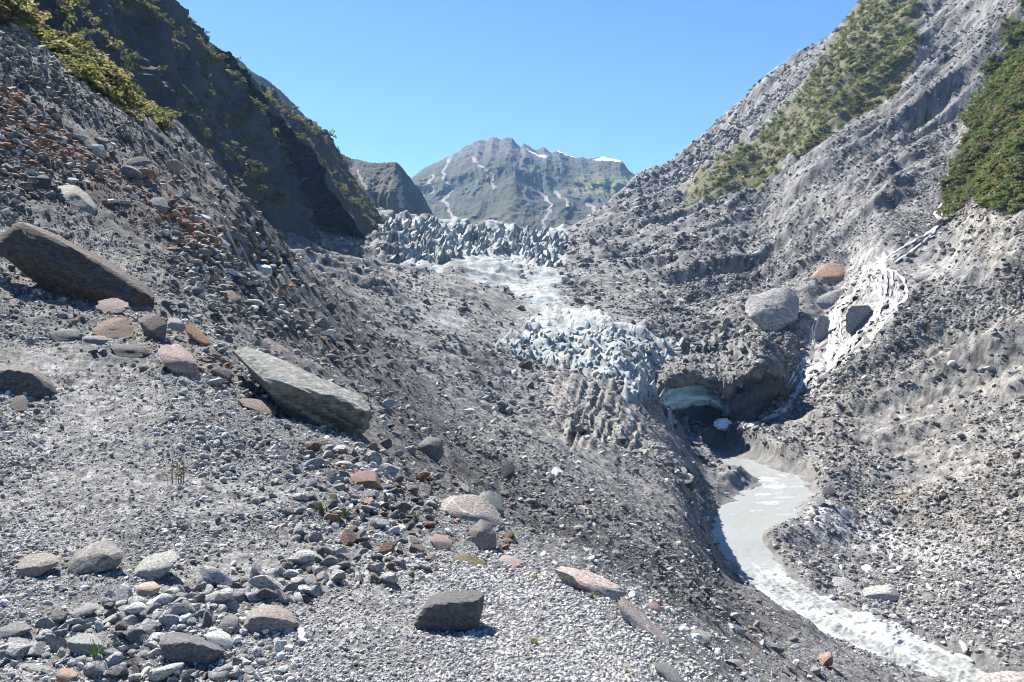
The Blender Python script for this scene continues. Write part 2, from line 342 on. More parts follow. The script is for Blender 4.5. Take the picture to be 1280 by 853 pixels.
lowice = poly_mask(wx, wy, [(620, 438), (650, 425), (668, 400), (690, 392), (725, 392), (760, 405), (800, 418), (845, 432), (862, 450), (842, 470), (826, 486), (815, 500), (790, 492), (760, 474), (700, 456), (640, 448)], 6)*(GD > 150)*(GD < 330)
fall = poly_mask(wx, wy, [(455, 268), (520, 276), (600, 284), (690, 288), (716, 300), (708, 322), (690, 338), (660, 335), (600, 326), (560, 334), (535, 345), (480, 330), (455, 300)], 6)*(GD > 380)
# broken ice stands up in blades
q1, h1 = worley2(X/6.5+0.3*vn2(X/9, Y/9), Y/12.0)
Z += lowice*(1.8*(1-2*np.abs(vn2(X/5.0+0.12*Y, Y/17)))+0.9*(1-2*np.abs(vn2(X/2.2+0.2*Y+7, Y/8)))+1.3*np.clip(h1, -0.5, 0.9))
q2, h2 = worley2(X/8.0, Y/16.0); Z += fall*(5.0*np.clip(h2, -0.5, 1)+3.0*(0.5-q2))
PYF = HY-Z/Y*F
# tone of single stones bedded in the sheet
speck = np.zeros(X.shape, np.float32)
lam = 8.0
while lam > 0.01:
    w = sstep(0.0020, 0.0030, lam/dist)*sstep(0.016, 0.009, lam/dist)
    m = w > 0.01
    if m.any():
        q, hv = worley2(X[m]/lam+lam*13, Y[m]/lam-lam*29); speck[m] += w[m]*hv*sstep(0.75, 0.35, q)
    lam *= 0.55
print('masks', time.time()-T0)

# ------------------------------------------------------------------ materials
def rock_colour(n, vec, base, k=1.0):
    """grain, blotches and faint banding on a stone"""
    g = n.noise(vec, 6*k, 8, 0.65); sp = n.noise(vec, 45*k, 3, 0.6)
    bd = n.noise(n.scale(vec, (1.5*k, 1.5*k, 9*k)), 3, 6, 0.6, 0.4)
    f = n.ramp(g, [(0.3, 0.48), (0.5, 1.0), (0.72, 1.6)])
    f2 = n.ramp(bd, [(0.32, 0.6), (0.5, 1.0), (0.68, 1.4)])
    f3 = n.ramp(sp, [(0.35, 0.8), (0.5, 1.0), (0.66, 1.25)])
    c = n.mix(1.0, base, f, 'MULTIPLY'); c = n.mix(1.0, c, f2, 'MULTIPLY'); return n.mix(0.8, c, f3, 'MULTIPLY'), g, bd, sp
def rock_mat(name, src):
    n = NT(name); v = n.obj()
    if src == 'object':
        oi = n.n('ShaderNodeObjectInfo'); base = oi.outputs['Color']; rnd = oi.outputs['Random']
        vv = n.n('ShaderNodeVectorMath', operation='ADD'); n.l(v, vv.inputs[0]); n.l(rnd, vv.inputs[1]); v = vv.outputs[0]
        k = n.attr('grain'); sc = n.n('ShaderNodeVectorMath', operation='SCALE'); n.l(v, sc.inputs[0]); n.l(k, sc.inputs['Scale']); v = sc.outputs[0]
    else:
        base = n.attr('tint', 'INSTANCER', 'Color')
    c, g, bd, sp = rock_colour(n, v, base, 1.0 if src == 'object' else 0.35)
    if src == 'object':      # rust stain and pale dust where a stone is marked for it
        st = n.math('MULTIPLY', n.ramp(n.noise(v, 2.3, 5, 0.6, 0.6), [(0.46, 0.0), (0.62, 1.0)]), n.attr('stain'))
        c = n.mix(st, c, (0.30, 0.125, 0.055))
        sx = n.n('ShaderNodeSeparateXYZ'); n.l(v, sx.inputs[0]); wv_ = n.math('MULTIPLY', n.noise(v, 1.2, 3, 0.5), 0.35)
        l1 = n.math('ADD', n.math('ADD', n.math('MULTIPLY', sx.outputs[0], 0.55), n.math('MULTIPLY', sx.outputs[2], -0.5)), wv_)
        l2 = n.math('ADD', n.math('ADD', n.math('MULTIPLY', sx.outputs[0], 0.4), n.math('MULTIPLY', sx.outputs[2], 0.9)), wv_)
        l1 = n.math('ABSOLUTE', n.math('SUBTRACT', n.math('FRACT', l1), 0.5)); l2 = n.math('ABSOLUTE', n.math('SUBTRACT', n.math('FRACT', l2), 0.5)); vein = n.math('MINIMUM', l1, l2)
        vf = n.math('MULTIPLY', n.ramp(vein, [(0.004, 0.8), (0.013, 0.0)]), n.attr('vein'))
        c = n.mix(vf, c, (0.62, 0.60, 0.56))
        h = n.math('ADD', n.math('MULTIPLY', g, 1.0), n.math('MULTIPLY', bd, 0.8))
        h = n.math('ADD', h, n.math('MULTIPLY', sp, 0.25))
        nd = n.n('ShaderNodeBump'); nd.inputs['Strength'].default_value = 0.9; n.l(n.attr('relief'), nd.inputs['Distance']); n.l(h, nd.inputs['Height'])
        return n.fin(c, 0.85, nd.outputs[0])
    return n.fin(c, 0.88, None)
M_ROCK = rock_mat('rock_surface', 'object'); M_GRAVEL = rock_mat('gravel_surface', 'instancer')

n = NT('ground_surface'); p = n.pos()
spk = n.attr('speck'); big = n.noise(p, 0.05, 6, 0.6); fin = n.noise(p, 3.0, 15, 0.72); mid = n.noise(p, 0.35, 10, 0.65)
base = n.mix(n.ramp(big, [(0.35, 0.0), (0.65, 1.0)]), (0.135, 0.136, 0.138), (0.17, 0.167, 0.162)); base = n.mix(n.attr('fines'), base, (0.22, 0.219, 0.215)); base = n.mix(n.attr('coarse'), base, (0.085, 0.085, 0.088))  # ground darkened for the shadowed gaps among stones, most under coarse rubble
base = n.mix(n.attr('brown'), base, (0.20, 0.19, 0.174)); base = n.mix(n.math('MULTIPLY', n.attr('till'), 0.6), base, (0.185, 0.183, 0.178))
base = n.mix(n.attr('mud'), base, (0.20, 0.192, 0.182)); base = n.mix(n.attr('streak'), base, (0.30, 0.30, 0.30)); base = n.mix(n.attr('pale'), base, (0.225, 0.22, 0.212))
f = n.math('ADD', n.math('MULTIPLY', spk, 0.5), 1.0)
f = n.math('MULTIPLY', f, n.ramp(fin, [(0.3, 0.55), (0.5, 1.0), (0.7, 1.5)])); f = n.math('MULTIPLY', f, n.ramp(mid, [(0.3, 0.85), (0.5, 1.0), (0.7, 1.15)]))
f = n.math('MAXIMUM', f, 0.28)
vm = n.n('ShaderNodeVectorMath', operation='SCALE'); n.l(base, vm.inputs[0]); n.l(f, vm.inputs['Scale']); c = vm.outputs[0]
rs = n.math('MULTIPLY', n.attr('rust'), n.ramp(n.noise(p, 0.9, 10, 0.7), [(0.5, 0.0), (0.62, 1.0)])); c = n.mix(n.math('MULTIPLY', rs, 0.7), c, (0.20, 0.105, 0.065))
ic = n.attr('ice'); blue = n.noise(p, 0.22, 6, 0.6)
icec = n.mix(n.ramp(blue, [(0.45, 0.0), (0.62, 1.0)]), (0.43, 0.44, 0.435), (0.24, 0.32, 0.345)); icec = n.mix(n.ramp(mid, [(0.48, 0.0), (0.62, 0.8)]), icec, (0.19, 0.185, 0.18))
c = n.mix(ic, c, icec)
vg = n.attr('veg'); vn = n.noise(p, 0.28, 10, 0.7)
vf = n.ramp(n.math('ADD', vg, n.math('MULTIPLY', n.math('SUBTRACT', vn, 0.5), 1.6)), [(0.42, 0.0), (0.58, 1.0)])
vf = n.math('MULTIPLY', vf, n.ramp(vg, [(0.0, 0.0), (0.1, 1.0)]))
gc = n.mix(n.noise(p, 0.07, 6, 0.6), (0.085, 0.085, 0.038), (0.14, 0.125, 0.06))
c = n.mix(n.math('MULTIPLY', vf, 0.8), c, gc)
c = n.mix(n.math('MULTIPLY', n.attr('wet'), 0.6), c, (0.16, 0.16, 0.155))
h = n.math('ADD', fin, n.math('MULTIPLY', mid, 1.6))
nb = n.bump(fin, 0.8, 0.12, n.bump(mid, 0.55, 0.8))
M_GROUND = n.fin(c, 0.93, nb)

def simple(name, col, rough=0.8):
    return NT(name).fin(col, rough)
# snow, ice
n = NT('ice_surface'); v = n.pos(); oi = n.n('ShaderNodeObjectInfo')
ib = n.noise(v, 0.35, 8, 0.6); ist = n.noise(n.scale(v, (1, 1, 3)), 0.6, 8, 0.65)
c = n.mix(n.ramp(ib, [(0.38, 0.0), (0.64, 1.0)]), (0.36, 0.385, 0.39), (0.20, 0.285, 0.315))
dirt = n.math('ADD', n.ramp(ist, [(0.42, 0.0), (0.66, 0.75)]), oi.outputs['Alpha']); dirt = n.math('SUBTRACT', dirt, 0.5, True)
c = n.mix(dirt, c, (0.15, 0.15, 0.15)); c = n.mix(1.0, c, oi.outputs['Color'], 'MULTIPLY')
n.b.inputs['Subsurface Weight'].default_value = 0.0
M_ICE = n.fin(c, 0.55, n.bump(ist, 0.6, 0.5))

# ------------------------------------------------------------------ ground object
me = mesh_np('ground', np.stack([X, Y, Z], -1), grid_faces(NR, NC), M_GROUND)
ice_all = np.clip(np.maximum(ice, np.maximum(lowice*0.9, fall*np.clip(0.35+0.9*vn2(GX/14, BPY/10)+0.5*sstep(530, 580, GX)*sstep(725, 680, GX), 0, 0.9))), 0, 1)
for nm, ar in (('veg', veg), ('brown', brown), ('rust', rust), ('ice', ice_all), ('till', till), ('mud', mud), ('wet', wet), ('pale', pale), ('streak', STREAK), ('fines', fines), ('coarse', coarse), ('speck', speck)): set_attr(me, nm, ar)
ground = tag(link(bpy.data.objects.new('ground', me)), kind='structure')
print('ground built', time.time()-T0)

# ------------------------------------------------------------------ river
nl, na = 260, 72
RS2 = catmull(RC, 24)[:-1]; tq = np.linspace(0, len(RS2)-1, 900); i0 = np.floor(tq).astype(int).clip(0, len(RS2)-2); fr = (tq-i0)[:, None]
RL = RS2[i0]*(1-fr)+RS2[i0+1]*fr
tang = np.gradient(RL[:, :2], axis=0); tang /= np.linalg.norm(tang, axis=1)[:, None]
nrm = np.stack([-tang[:, 1], tang[:, 0]], -1)
for _ in range(6): nrm[1:-1] = (nrm[:-2]+nrm[1:-1]+nrm[2:])/3
ac = np.linspace(-1.22, 1.22, na)
WXY = RL[:, None, :2]+nrm[:, None, :]*ac[None, :, None]*RL[:, None, 3:4]
WX, WY = WXY[..., 0], WXY[..., 1]
rap = sstep(128, 112, WY)+0.35*sstep(150, 170, WY)*sstep(185, 172, WY)
arc = np.r_[0, np.cumsum(np.hypot(*np.diff(RL[:, :2], axis=0).T))][:, None]+0*WX; crs = ac[None, :]*RL[:, None, 3]
wv = 0; foam = 0
for lam_, am in ((3.4, .20), (1.7, .16), (0.8, .12), (0.4, .08)):
    q_ = vn2(arc/lam_+0.5*vn2(crs/lam_, arc/(2*lam_))+lam_*9, crs/(lam_*1.7)+lam_*5); wv = wv+am*(1-2*np.abs(q_)); foam = foam+am*2.2*vn2(arc/(lam_*2.2)+lam_*3, crs/(lam_*0.55))
WZ = RL[:, None, 2]+0.03*vn2(WX/1.0, WY/1.0)+rap*wv*0.85
foam = np.clip(rap*(0.42+foam)+0.8*np.clip(vn2(WX/4.5, WY/1.3)-0.35, 0, 1)*sstep(185, 165, WY)*sstep(135, 150, WY), 0, 1)
n = NT('river_water'); p = n.pos(); fo = n.attr('foam'); fn = n.noise(n.scale(p, (1, 0.6, 1)), 1.6, 8, 0.65, 0.5)
fm = n.ramp(n.math('ADD', fo, n.math('SUBTRACT', fn, 0.5)), [(0.22, 0.0), (0.6, 1.0)])
c = n.mix(n.noise(p, 0.12, 4, 0.5), (0.27, 0.285, 0.27), (0.31, 0.32, 0.305)); c = n.mix(fm, c, (0.47, 0.48, 0.48))
n.b.inputs['Specular IOR Level'].default_value = 0.4
rr = n.mix(fm, (0.28, 0.28, 0.28), (0.75, 0.75, 0.75))
M_WATER = n.fin(c, rr, n.bump(n.noise(p, 2.2, 8, 0.6), 0.35, 0.15))
me = mesh_np('river', np.stack([WX, WY, WZ], -1), grid_faces(*WX.shape), M_WATER); set_attr(me, 'foam', foam)
tag(link(bpy.data.objects.new('river', me)), kind='structure')

# ------------------------------------------------------------------ cliffs and mountains: lofted sheets with relief along their own normals
def loft(rows, nu, nv):
    """rows: list of equally long polylines (bottom to top); returns an nv x nu grid"""
    A = []
    for L in rows:
        L = np.array(L, float); t = np.linspace(0, len(L)-1, nu); i = np.floor(t).astype(int).clip(0, len(L)-2); f = (t-i)[:, None]
        A.append(L[i]*(1-f)+L[i+1]*f)
    A = np.array(A); t = np.linspace(0, len(rows)-1, nv); i = np.floor(t).astype(int).clip(0, len(rows)-2); f = (t-i)[:, None, None]
    return A[i]*(1-f)+A[i+1]*f
def normals(G):
    du = np.gradient(G, axis=1); dv = np.gradient(G, axis=0); N_ = np.cross(du, dv); return N_/(np.linalg.norm(N_, axis=-1, keepdims=True)+1e-9)
def smoothg(G, it):
    for _ in range(it):
        G[1:-1] = (G[:-2]+2*G[1:-1]+G[2:])/4; G[:, 1:-1] = (G[:, :-2]+2*G[:, 1:-1]+G[:, 2:])/4
    return G
def sheet(name, G, mat, attrs=()):
    me = mesh_np(name, G, grid_faces(*G.shape[:2]), mat)
    for k, a in attrs: set_attr(me, k, a)
    return tag(link(bpy.data.objects.new(name, me)), kind='structure')
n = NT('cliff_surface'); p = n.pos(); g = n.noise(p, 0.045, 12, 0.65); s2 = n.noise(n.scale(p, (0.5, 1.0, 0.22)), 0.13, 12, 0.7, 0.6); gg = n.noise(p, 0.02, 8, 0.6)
c = n.mix(n.ramp(g, [(0.35, 0.0), (0.65, 1.0)]), (0.013, 0.020, 0.034), (0.050, 0.062, 0.086)); c = n.mix(n.ramp(s2, [(0.35, 0.0), (0.7, 0.6)]), c, (0.095, 0.108, 0.130))  # navy cast of hazy shade mixed into the rock colour
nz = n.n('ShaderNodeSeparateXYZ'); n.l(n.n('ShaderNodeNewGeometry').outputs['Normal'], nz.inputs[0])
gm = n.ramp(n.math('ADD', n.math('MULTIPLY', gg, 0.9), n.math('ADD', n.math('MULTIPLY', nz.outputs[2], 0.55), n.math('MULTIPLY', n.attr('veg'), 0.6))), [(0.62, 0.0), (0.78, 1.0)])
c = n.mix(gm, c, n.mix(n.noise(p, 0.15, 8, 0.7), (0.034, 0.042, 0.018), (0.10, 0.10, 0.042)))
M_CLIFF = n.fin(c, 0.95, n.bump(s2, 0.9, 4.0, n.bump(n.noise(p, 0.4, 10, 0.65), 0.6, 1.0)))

# the great shaded wall on the left
ys = [60, 140, 220, 300, 380, 430, 452, 470, 500, 560]
rows = []
for z, xe in ((0, -98), (36, -113), (54, -122), (75, -133), (113, -152), (129, -166), (151, -180), (172, -193), (230, -216), (272, -231), (280, -310)):
    L = []
    for y in ys:
        x = xe
        if y < 440: x = xe+(440-y)*0.10+7*math.sin(y*0.021)
        if y > 452: x = xe-(y-452)*1.0-((y-452)**2)*0.012
        L.append((x if z < 150 or y > 400 else x-0.5*max(0, z-0.44*y-20), y, min(z, 0.44*y+25-0.0*z)+(8 if y < 300 else 0)))
    rows.append(L)
G = smoothg(loft(rows, 420, 360), 3); Nn = normals(G)
if Nn[100, 100, 0] < 0: Nn = -Nn
Gs = np.stack([G[..., 0], G[..., 1]*0.5+G[..., 2]*0.35, G[..., 2]*0.6], -1)
rel = 5*(1-2*np.abs(vn2(G[..., 1]/26+0.5*vn2(G[..., 2]/20, G[..., 1]/20), G[..., 2]/150)))+3*(1-2*np.abs(vn2(G[..., 1]/9+0.4*vn2(G[..., 2]/9, G[..., 1]/9), G[..., 2]/60)))+13*fbm3(Gs, 46, 6, 0.55, True)+7*fbm3(G, 90, 3)+4.0*fbm3(G, 10, 4, 0.62, True)
rel = rel-rel.mean()-5
G = G+Nn*rel[..., None]
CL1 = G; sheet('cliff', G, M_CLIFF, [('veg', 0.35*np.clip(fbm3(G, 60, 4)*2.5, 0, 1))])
# the second wall behind it, with a scrub-topped shoulder
rows = []
for z, xe in ((0, -60), (59, -98), (85, -111), (114, -131), (134, -150), (144, -171), (148, -206), (152, -330)):
    rows.append([(xe+(0 if y < 655 else -(y-655)*1.1), y, z+(-6 if y < 560 and z > 140 else 0)+5*math.sin(y*0.05)) for y in (430, 500, 560, 610, 640, 660, 690, 760)])
G = smoothg(loft(rows, 260, 240), 2); Nn = normals(G)
if Nn[60, 60, 0] < 0: Nn = -Nn
rel = 9*fbm3(np.stack([G[..., 0], G[..., 1]*0.6, G[..., 2]*0.35], -1), 40, 6, 0.55, True)+3.5*fbm3(G, 9, 4, 0.6, True); rel = rel-rel.mean()-2
G = G+Nn*rel[..., None]
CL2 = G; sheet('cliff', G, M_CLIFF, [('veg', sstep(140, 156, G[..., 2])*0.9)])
# lit rubble spur at its foot
def pxrow(L): return [tuple(P3(*q)) for q in L]
# far ridges
def massif(name, skyline, d_top, base, d_base, nu, nv, amp, lam, mat, seed=0, masks=None, mid=0.5, bulge=0.0):
    sk = np.array(skyline, float); px = np.linspace(sk[0, 0], sk[-1, 0], nu); top = np.interp(px, sk[:, 0], sk[:, 1]); bs = np.interp(px, [b[0] for b in base], [b[1] for b in base])
    t = np.linspace(0, 1, nv)[:, None]; D = d_base+(d_top-d_base)*t**(1/1.15)+0*px; PY = bs+(top-bs)*t
    G = np.stack([(px[None]-CX)/F*D, D, -(PY-HY)/F*D], -1)
    Gp = G+np.array([seed*311.0, seed*97.0, 0])
    w = np.minimum(1, (1-t)*3.0)[..., None]
    r = amp*fbm3(np.stack([Gp[..., 0], Gp[..., 1]*0.2, Gp[..., 2]*0.22], -1), lam, 8, 0.56, True)
    G[..., 1] -= r*w[..., 0]; G[..., 0] += 0.2*amp*fbm3(Gp+500, lam*0.6, 5)*w[..., 0]
    zz = G[..., 2]; zz += 0.012*amp*fbm3(Gp, lam*0.05, 4, 0.6)*(1+2*t)
    back = G[-1:].copy(); back[..., 1] += 400; back[..., 2] -= 250
    G2 = np.concatenate([G, back], 0)
    PXX = np.repeat(px[None], nv+1, 0); PYY = np.concatenate([PY, PY[-1:]], 0)
    at = [(k, np.clip(f(PXX, PYY), 0, 1)) for k, f in (masks or {}).items()]
    return sheet(name, G2, mat, at)
n = NT('mountain_surface'); p = n.pos(); g = n.noise(p, 0.004, 14, 0.66); s2 = n.noise(n.scale(p, (1, 0.4, 0.35)), 0.012, 12, 0.66); fine = n.noise(p, 0.05, 10, 0.7)
c = n.mix(n.ramp(g, [(0.4, 0.0), (0.6, 1.0)]), (0.022, 0.034, 0.016), (0.060, 0.066, 0.030)); c = n.mix(n.ramp(s2, [(0.5, 0.0), (0.68, 0.6)]), c, (0.13, 0.122, 0.11))
c = n.mix(n.attr('rocky'), c, n.mix(n.ramp(fine, [(0.35, 0.0), (0.65, 1.0)]), (0.055, 0.053, 0.052), (0.165, 0.155, 0.145)))
c = n.mix(n.math('MULTIPLY', n.attr('meadow'), n.ramp(fine, [(0.3, 0.4), (0.6, 1.0)])), c, (0.21, 0.215, 0.095))
sl = n.ramp(n.math('ADD', n.attr('slip'), n.math('MULTIPLY', n.math('SUBTRACT', fine, 0.5), 1.6)), [(0.48, 0.0), (0.7, 0.9)]); c = n.mix(sl, c, (0.31, 0.285, 0.26))
sn = n.ramp(n.math('ADD', n.attr('snow'), n.math('MULTIPLY', n.math('SUBTRACT', fine, 0.5), 0.9)), [(0.42, 0.0), (0.52, 1.0)]); c = n.mix(sn, c, (0.85, 0.86, 0.88))
M_MOUNT = n.fin(c, 0.95, n.bump(s2, 0.8, 25.0, n.bump(fine, 0.7, 8.0)))
def line_mask(lines, w):
    def f(PX, PY):
        X_ = PX+2.2*vn2(PX/7, PY/5); m = np.zeros(PX.shape)
        for L in lines:
            for (x0, y0), (x1, y1) in zip(L[:-1], L[1:]):
                t = np.clip(((X_-x0)*(x1-x0)+(PY-y0)*(y1-y0))/((x1-x0)**2+(y1-y0)**2), 0, 1)
                m = np.maximum(m, sstep(w, w*0.3, np.hypot(X_-x0-t*(x1-x0), PY-y0-t*(y1-y0))))
        return m
    return f
SKY_FAR = [(495, 232), (515, 222), (530, 210), (545, 203), (565, 195), (585, 182), (600, 176), (608, 177), (617, 170), (625, 174), (632, 172), (640, 174), (650, 183), (655, 180), (666, 186), (674, 187), (680, 184), (690, 190), (700, 188), (712, 196), (735, 199), (752, 196), (775, 199), (780, 205), (786, 213), (800, 222), (840, 238), (900, 262)]
PEAK = massif('mountain', SKY_FAR, 3300, [(495, 300), (900, 300)], 2100, 520, 200, 360, 640, M_MOUNT, 3, {
    'rocky': lambda a, b: sstep(215, 190, b)*0.8+0.4*sstep(780, 720, a)*0*b,
    'meadow': lambda a, b: poly_mask(a+6*vn2(a/9, b/9), b+4*vn2(a/9+7, b/9), [(705, 250), (700, 240), (730, 226), (770, 222), (800, 224), (800, 232), (760, 246)], 9)*0.9,
    'slip': line_mask([[(563, 197), (560, 222), (563, 250), (570, 275), (575, 290)], [(596, 203), (612, 225), (618, 243)], [(671, 222), (674, 245), (682, 268), (688, 292)], [(688, 243), (695, 252), (697, 262)], [(720, 256), (730, 268), (733, 280)], [(548, 225), (540, 250)]], 3.0),
    'snow': lambda a, b: np.maximum.reduce([poly_mask(a+2*vn2(a/4, b/3), b, L, 2.2) for L in ([(655, 188), (662, 191), (684, 199), (682, 203), (668, 197)], [(694, 187), (712, 192), (726, 198), (712, 197)], [(742, 200), (755, 196), (776, 199), (779, 206), (765, 203)])])})
massif('mountain', [(255, 48), (283, 66), (300, 76), (318, 91), (330, 97), (350, 112), (368, 131), (384, 148), (420, 200)], 1500, [(262, 320), (420, 320)], 1250, 160, 140, 90, 160, M_MOUNT, 5, {'rocky': lambda a, b: 0.55+0*a, 'meadow': lambda a, b: 0*a, 'slip': lambda a, b: 0*a, 'snow': lambda a, b: 0*a})
massif('mountain', [(400, 180), (425, 192), (442, 199), (470, 204), (496, 203), (505, 212), (515, 226), (526, 238), (536, 258), (552, 290)], 1150, [(400, 330), (552, 330)], 950, 200, 160, 75, 130, M_MOUNT, 8, {'rocky': lambda a, b: 0.6+0*a, 'meadow': lambda a, b: 0*a, 'slip': line_mask([[(450, 215), (470, 250), (480, 275)], [(505, 235), (510, 262)]], 3), 'snow': lambda a, b: 0*a})
print('mountains', time.time()-T0)
# ------------------------------------------------------------------ stones: shared shapes
def ico(sub):
    bm = bmesh.new(); bmesh.ops.create_icosphere(bm, subdivisions=sub, radius=1.0)
    V = np.array([v.co[:] for v in bm.verts]); Fc = np.array([[v.index for v in f.verts] for f in bm.faces]); bm.free(); return V, Fc
ICO = {k: ico(k) for k in (1, 2, 3, 4)}
def stone(seed, sub=2, ncut=11, flat=0.6, rough=0.05, deep=0.62):
    r = np.random.RandomState(seed); V, Fc = ICO[sub]; V = V*np.array([1, r.uniform(0.6, 0.95), flat*r.uniform(0.75, 1.2)])
    for _ in range(ncut):
        nn = r.normal(size=3); nn /= np.linalg.norm(nn); sup = (V@nn).max(); c = sup*r.uniform(deep, 0.9)
        q = V@nn-c; V = np.where(q[:, None] > 0, V-q[:, None]*nn*0.96, V)
    if rough: V = V+V/np.linalg.norm(V, axis=1)[:, None]*(rough*fbm3(V+seed*3.7, 0.7, 3))[:, None]
    return V, Fc
def set_obj(o, col, grain=1.0, relief=0.03, stain=0.0, vein=0.0):
    o.color = (col[0], col[1], col[2], 1.0)
    return o
PROTO = []
for k in range(14):
    V, Fc = stone(100+k, 3, 10, (0.45, 0.6, 0.75)[k % 3], 0.022, 0.36)
    me = mesh_np('stone_shape', V, Fc, M_ROCK, True)
    for nm, v in (('grain', 1.0), ('relief', 0.05), ('stain', (0.0, 0.0, 0.0, 0.3)[k % 4]), ('vein', 0.0)): set_attr(me, nm, np.full(len(V), v))
    me.set_sharp_from_angle(angle=R(32))
    PROTO.append(me)

# ------------------------------------------------------------------ boulders traced one by one: (column, row, share of the thickness behind the front)
def hull_rock(name, pts3, seed, sub=4, p=90.0, bump=0.02, grain=2.0, stain=0.0, vein=0.0, mat=None):
    P = np.array(pts3, float); bm = bmesh.new()
    for q in P: bm.verts.new(q)
    r = bmesh.ops.convex_hull(bm, input=bm.verts[:]); bm.normal_update()
    pl = {}
    cen = P.mean(0)
    for f in bm.faces:
        nn = np.array(f.normal[:]); c = float(nn@np.array(f.verts[0].co[:]))
        if nn@cen > c: nn, c = -nn, -c
        pl[tuple(np.round(nn, 2))] = (nn, c)
    bm.free()
    Np = np.array([a for a, b in pl.values()]); Cp = np.array([b for a, b in pl.values()])-Np@cen
    Cp = np.maximum(Cp, 1e-3)
    V, Fc = ICO[sub]; cov = np.cov((P-cen).T)+np.eye(3)*1e-9; w, U = np.linalg.eigh(cov); L = U@np.diag(np.sqrt(w))@U.T
    D = V@L.T; D /= np.linalg.norm(D, axis=1)[:, None]
    q = np.maximum(D@Np.T, 1e-6)/Cp[None]
    rad = ((q**p).sum(1))**(-1.0/p)
    B = D*rad[:, None]; size = float(np.abs(P-cen).max())
    nrm_ = B/np.linalg.norm(B, axis=1)[:, None]
    rel = fbm3(B/size+seed*1.7, 0.55, 5, 0.55)+0.7*fbm3(np.stack([B[:, 0], B[:, 1], B[:, 2]*3], -1)/size+seed, 0.35, 4, 0.6, True)
    B = B+nrm_*(rel*bump*size)[:, None]
    if name == 'flat_rock':     # bedding shows as thin ledges
        tb = B@U[:, 0]; st_ = vn2(tb/(size*0.05)+seed*3, seed+0*tb)+0.6*vn2(tb/(size*0.022)+seed*5, seed+0*tb)
        B = B+nrm_*(0.016*size*np.clip(st_*2.2, -1, 1))[:, None]
    rc_ = np.random.RandomState(seed*7+1)
    for _ in range(7):          # chipped edges
        cn = rc_.normal(size=3); cn /= np.linalg.norm(cn); sup = (B@cn).max(); q_ = B@cn-sup*rc_.uniform(.82, .94); B = np.where(q_[:, None] > 0, B-q_[:, None]*cn*.95, B)
    B = B+nrm_*(0.35*fbm3(B/size*2.3+seed, 0.3, 4, 0.6)*bump*size)[:, None]
    zmin = B[:, 2].min(); org = cen+np.array([0, 0, zmin])
    me = mesh_np(name, B-np.array([0, 0, zmin]), Fc, mat or M_ROCK, True)
    for nm, v in (('grain', grain/size), ('relief', 0.035*size), ('stain', stain), ('vein', vein)): set_attr(me, nm, np.full(len(B), v))
    me.set_sharp_from_angle(angle=R(21))
    o = link(bpy.data.objects.new(name, me)); o.location = org
    return o
HERO_BOX = []
GREY, DARK, PALE, BEIGE, BROWN, RUST, PINK, GREEN = (.21, .21, .21), (.10, .10, .103), (.40, .40, .395), (.30, .285, .26), (.17, .15, .135), (.21, .14, .11), (.33, .28, .26), (.24, .25, .235)
hero_n = 0
def hero(name, label, col, pts, t=0.9, d=None, sub=4, bump=0.022, stain=0.0, vein=0.0, grain=2.0, cat=None, p=90.0, group=None, sink=0.10):
    """pts: traced corners of the stone; its distance is where its foot meets the ground"""
    global hero_n; hero_n += 1
    a = np.array(pts, float); foot = a[a[:, 1].argmax()]
    d0 = d or depth_at(foot[0], foot[1]-1)
    wpx = a[:, 0].max()-a[:, 0].min(); hpx = a[:, 1].max()-a[:, 1].min(); th = t*min(wpx, 1.6*hpx)/F*d0
    Q = [P3(x, y, d0+k*th) for x, y, k in a]
    cx0, cy0 = a[:, 0].mean(), a[:, 1].max()
    Q.append(P3(cx0, cy0+hpx*sink, d0+0.5*th)); Q.append(P3(cx0, cy0-hpx*0.15, d0+1.15*th))
    o = hull_rock(name, Q, hero_n, sub, p, bump, grain, stain*0.6, vein); o.color = tuple(0.8*q_ for q_ in col)+(1,)
    HERO_BOX.append((a[:, 0].min(), a[:, 1].min(), a[:, 0].max(), a[:, 1].max()))
    return tag(o, label, cat or {'flat_rock': 'slab', 'rock_outcrop': 'outcrop'}.get(name, name), group)
B_ = 'boulder'
hero(B_, 'dark grey angular boulder standing alone on the flat gravel in front', (.105, .105, .108), [(515, 783, 0), (520, 791, .05), (560, 792, 0), (605, 788, .1), (609, 768, .1), (608, 744, .5), (598, 737, .75), (570, 738, .95), (540, 742, .95), (527, 760, .35), (528, 760, .1), (545, 755, .05), (575, 754, .05), (603, 751, .1)], 0.9, bump=.03)
hero(B_, 'wedge-shaped pale greenish boulder with a smooth sloping lit top, above the cobbles', (.31, .315, .29), [(166, 722, .1), (175, 715, .02), (182, 727, 0), (195, 726, 0), (213, 712, .1), (222, 700, .3), (227, 685, .8), (205, 688, 1), (180, 697, .8), (168, 712, .4), (180, 717, .05), (210, 710, .1)])
hero(B_, 'rough dark boulder with a white-crusted crown, left of the wedge-shaped one', (.22, .205, .19), [(83, 712, .2), (92, 719, 0), (115, 718, 0), (150, 707, .1), (157, 690, .3), (140, 677, .8), (120, 672, 1), (100, 680, .9), (90, 695, .5), (95, 702, .1), (125, 695, .05), (150, 693, .15)], bump=.04, vein=.7)
hero(B_, 'brownish weathered boulder lying left of the white-crowned one', (.25, .225, .205), [(19, 712, .1), (25, 722, 0), (50, 720, 0), (75, 702, .3), (74, 694, .7), (50, 689, 1), (25, 698, .7), (30, 710, .1), (55, 706, .05)], bump=.04)
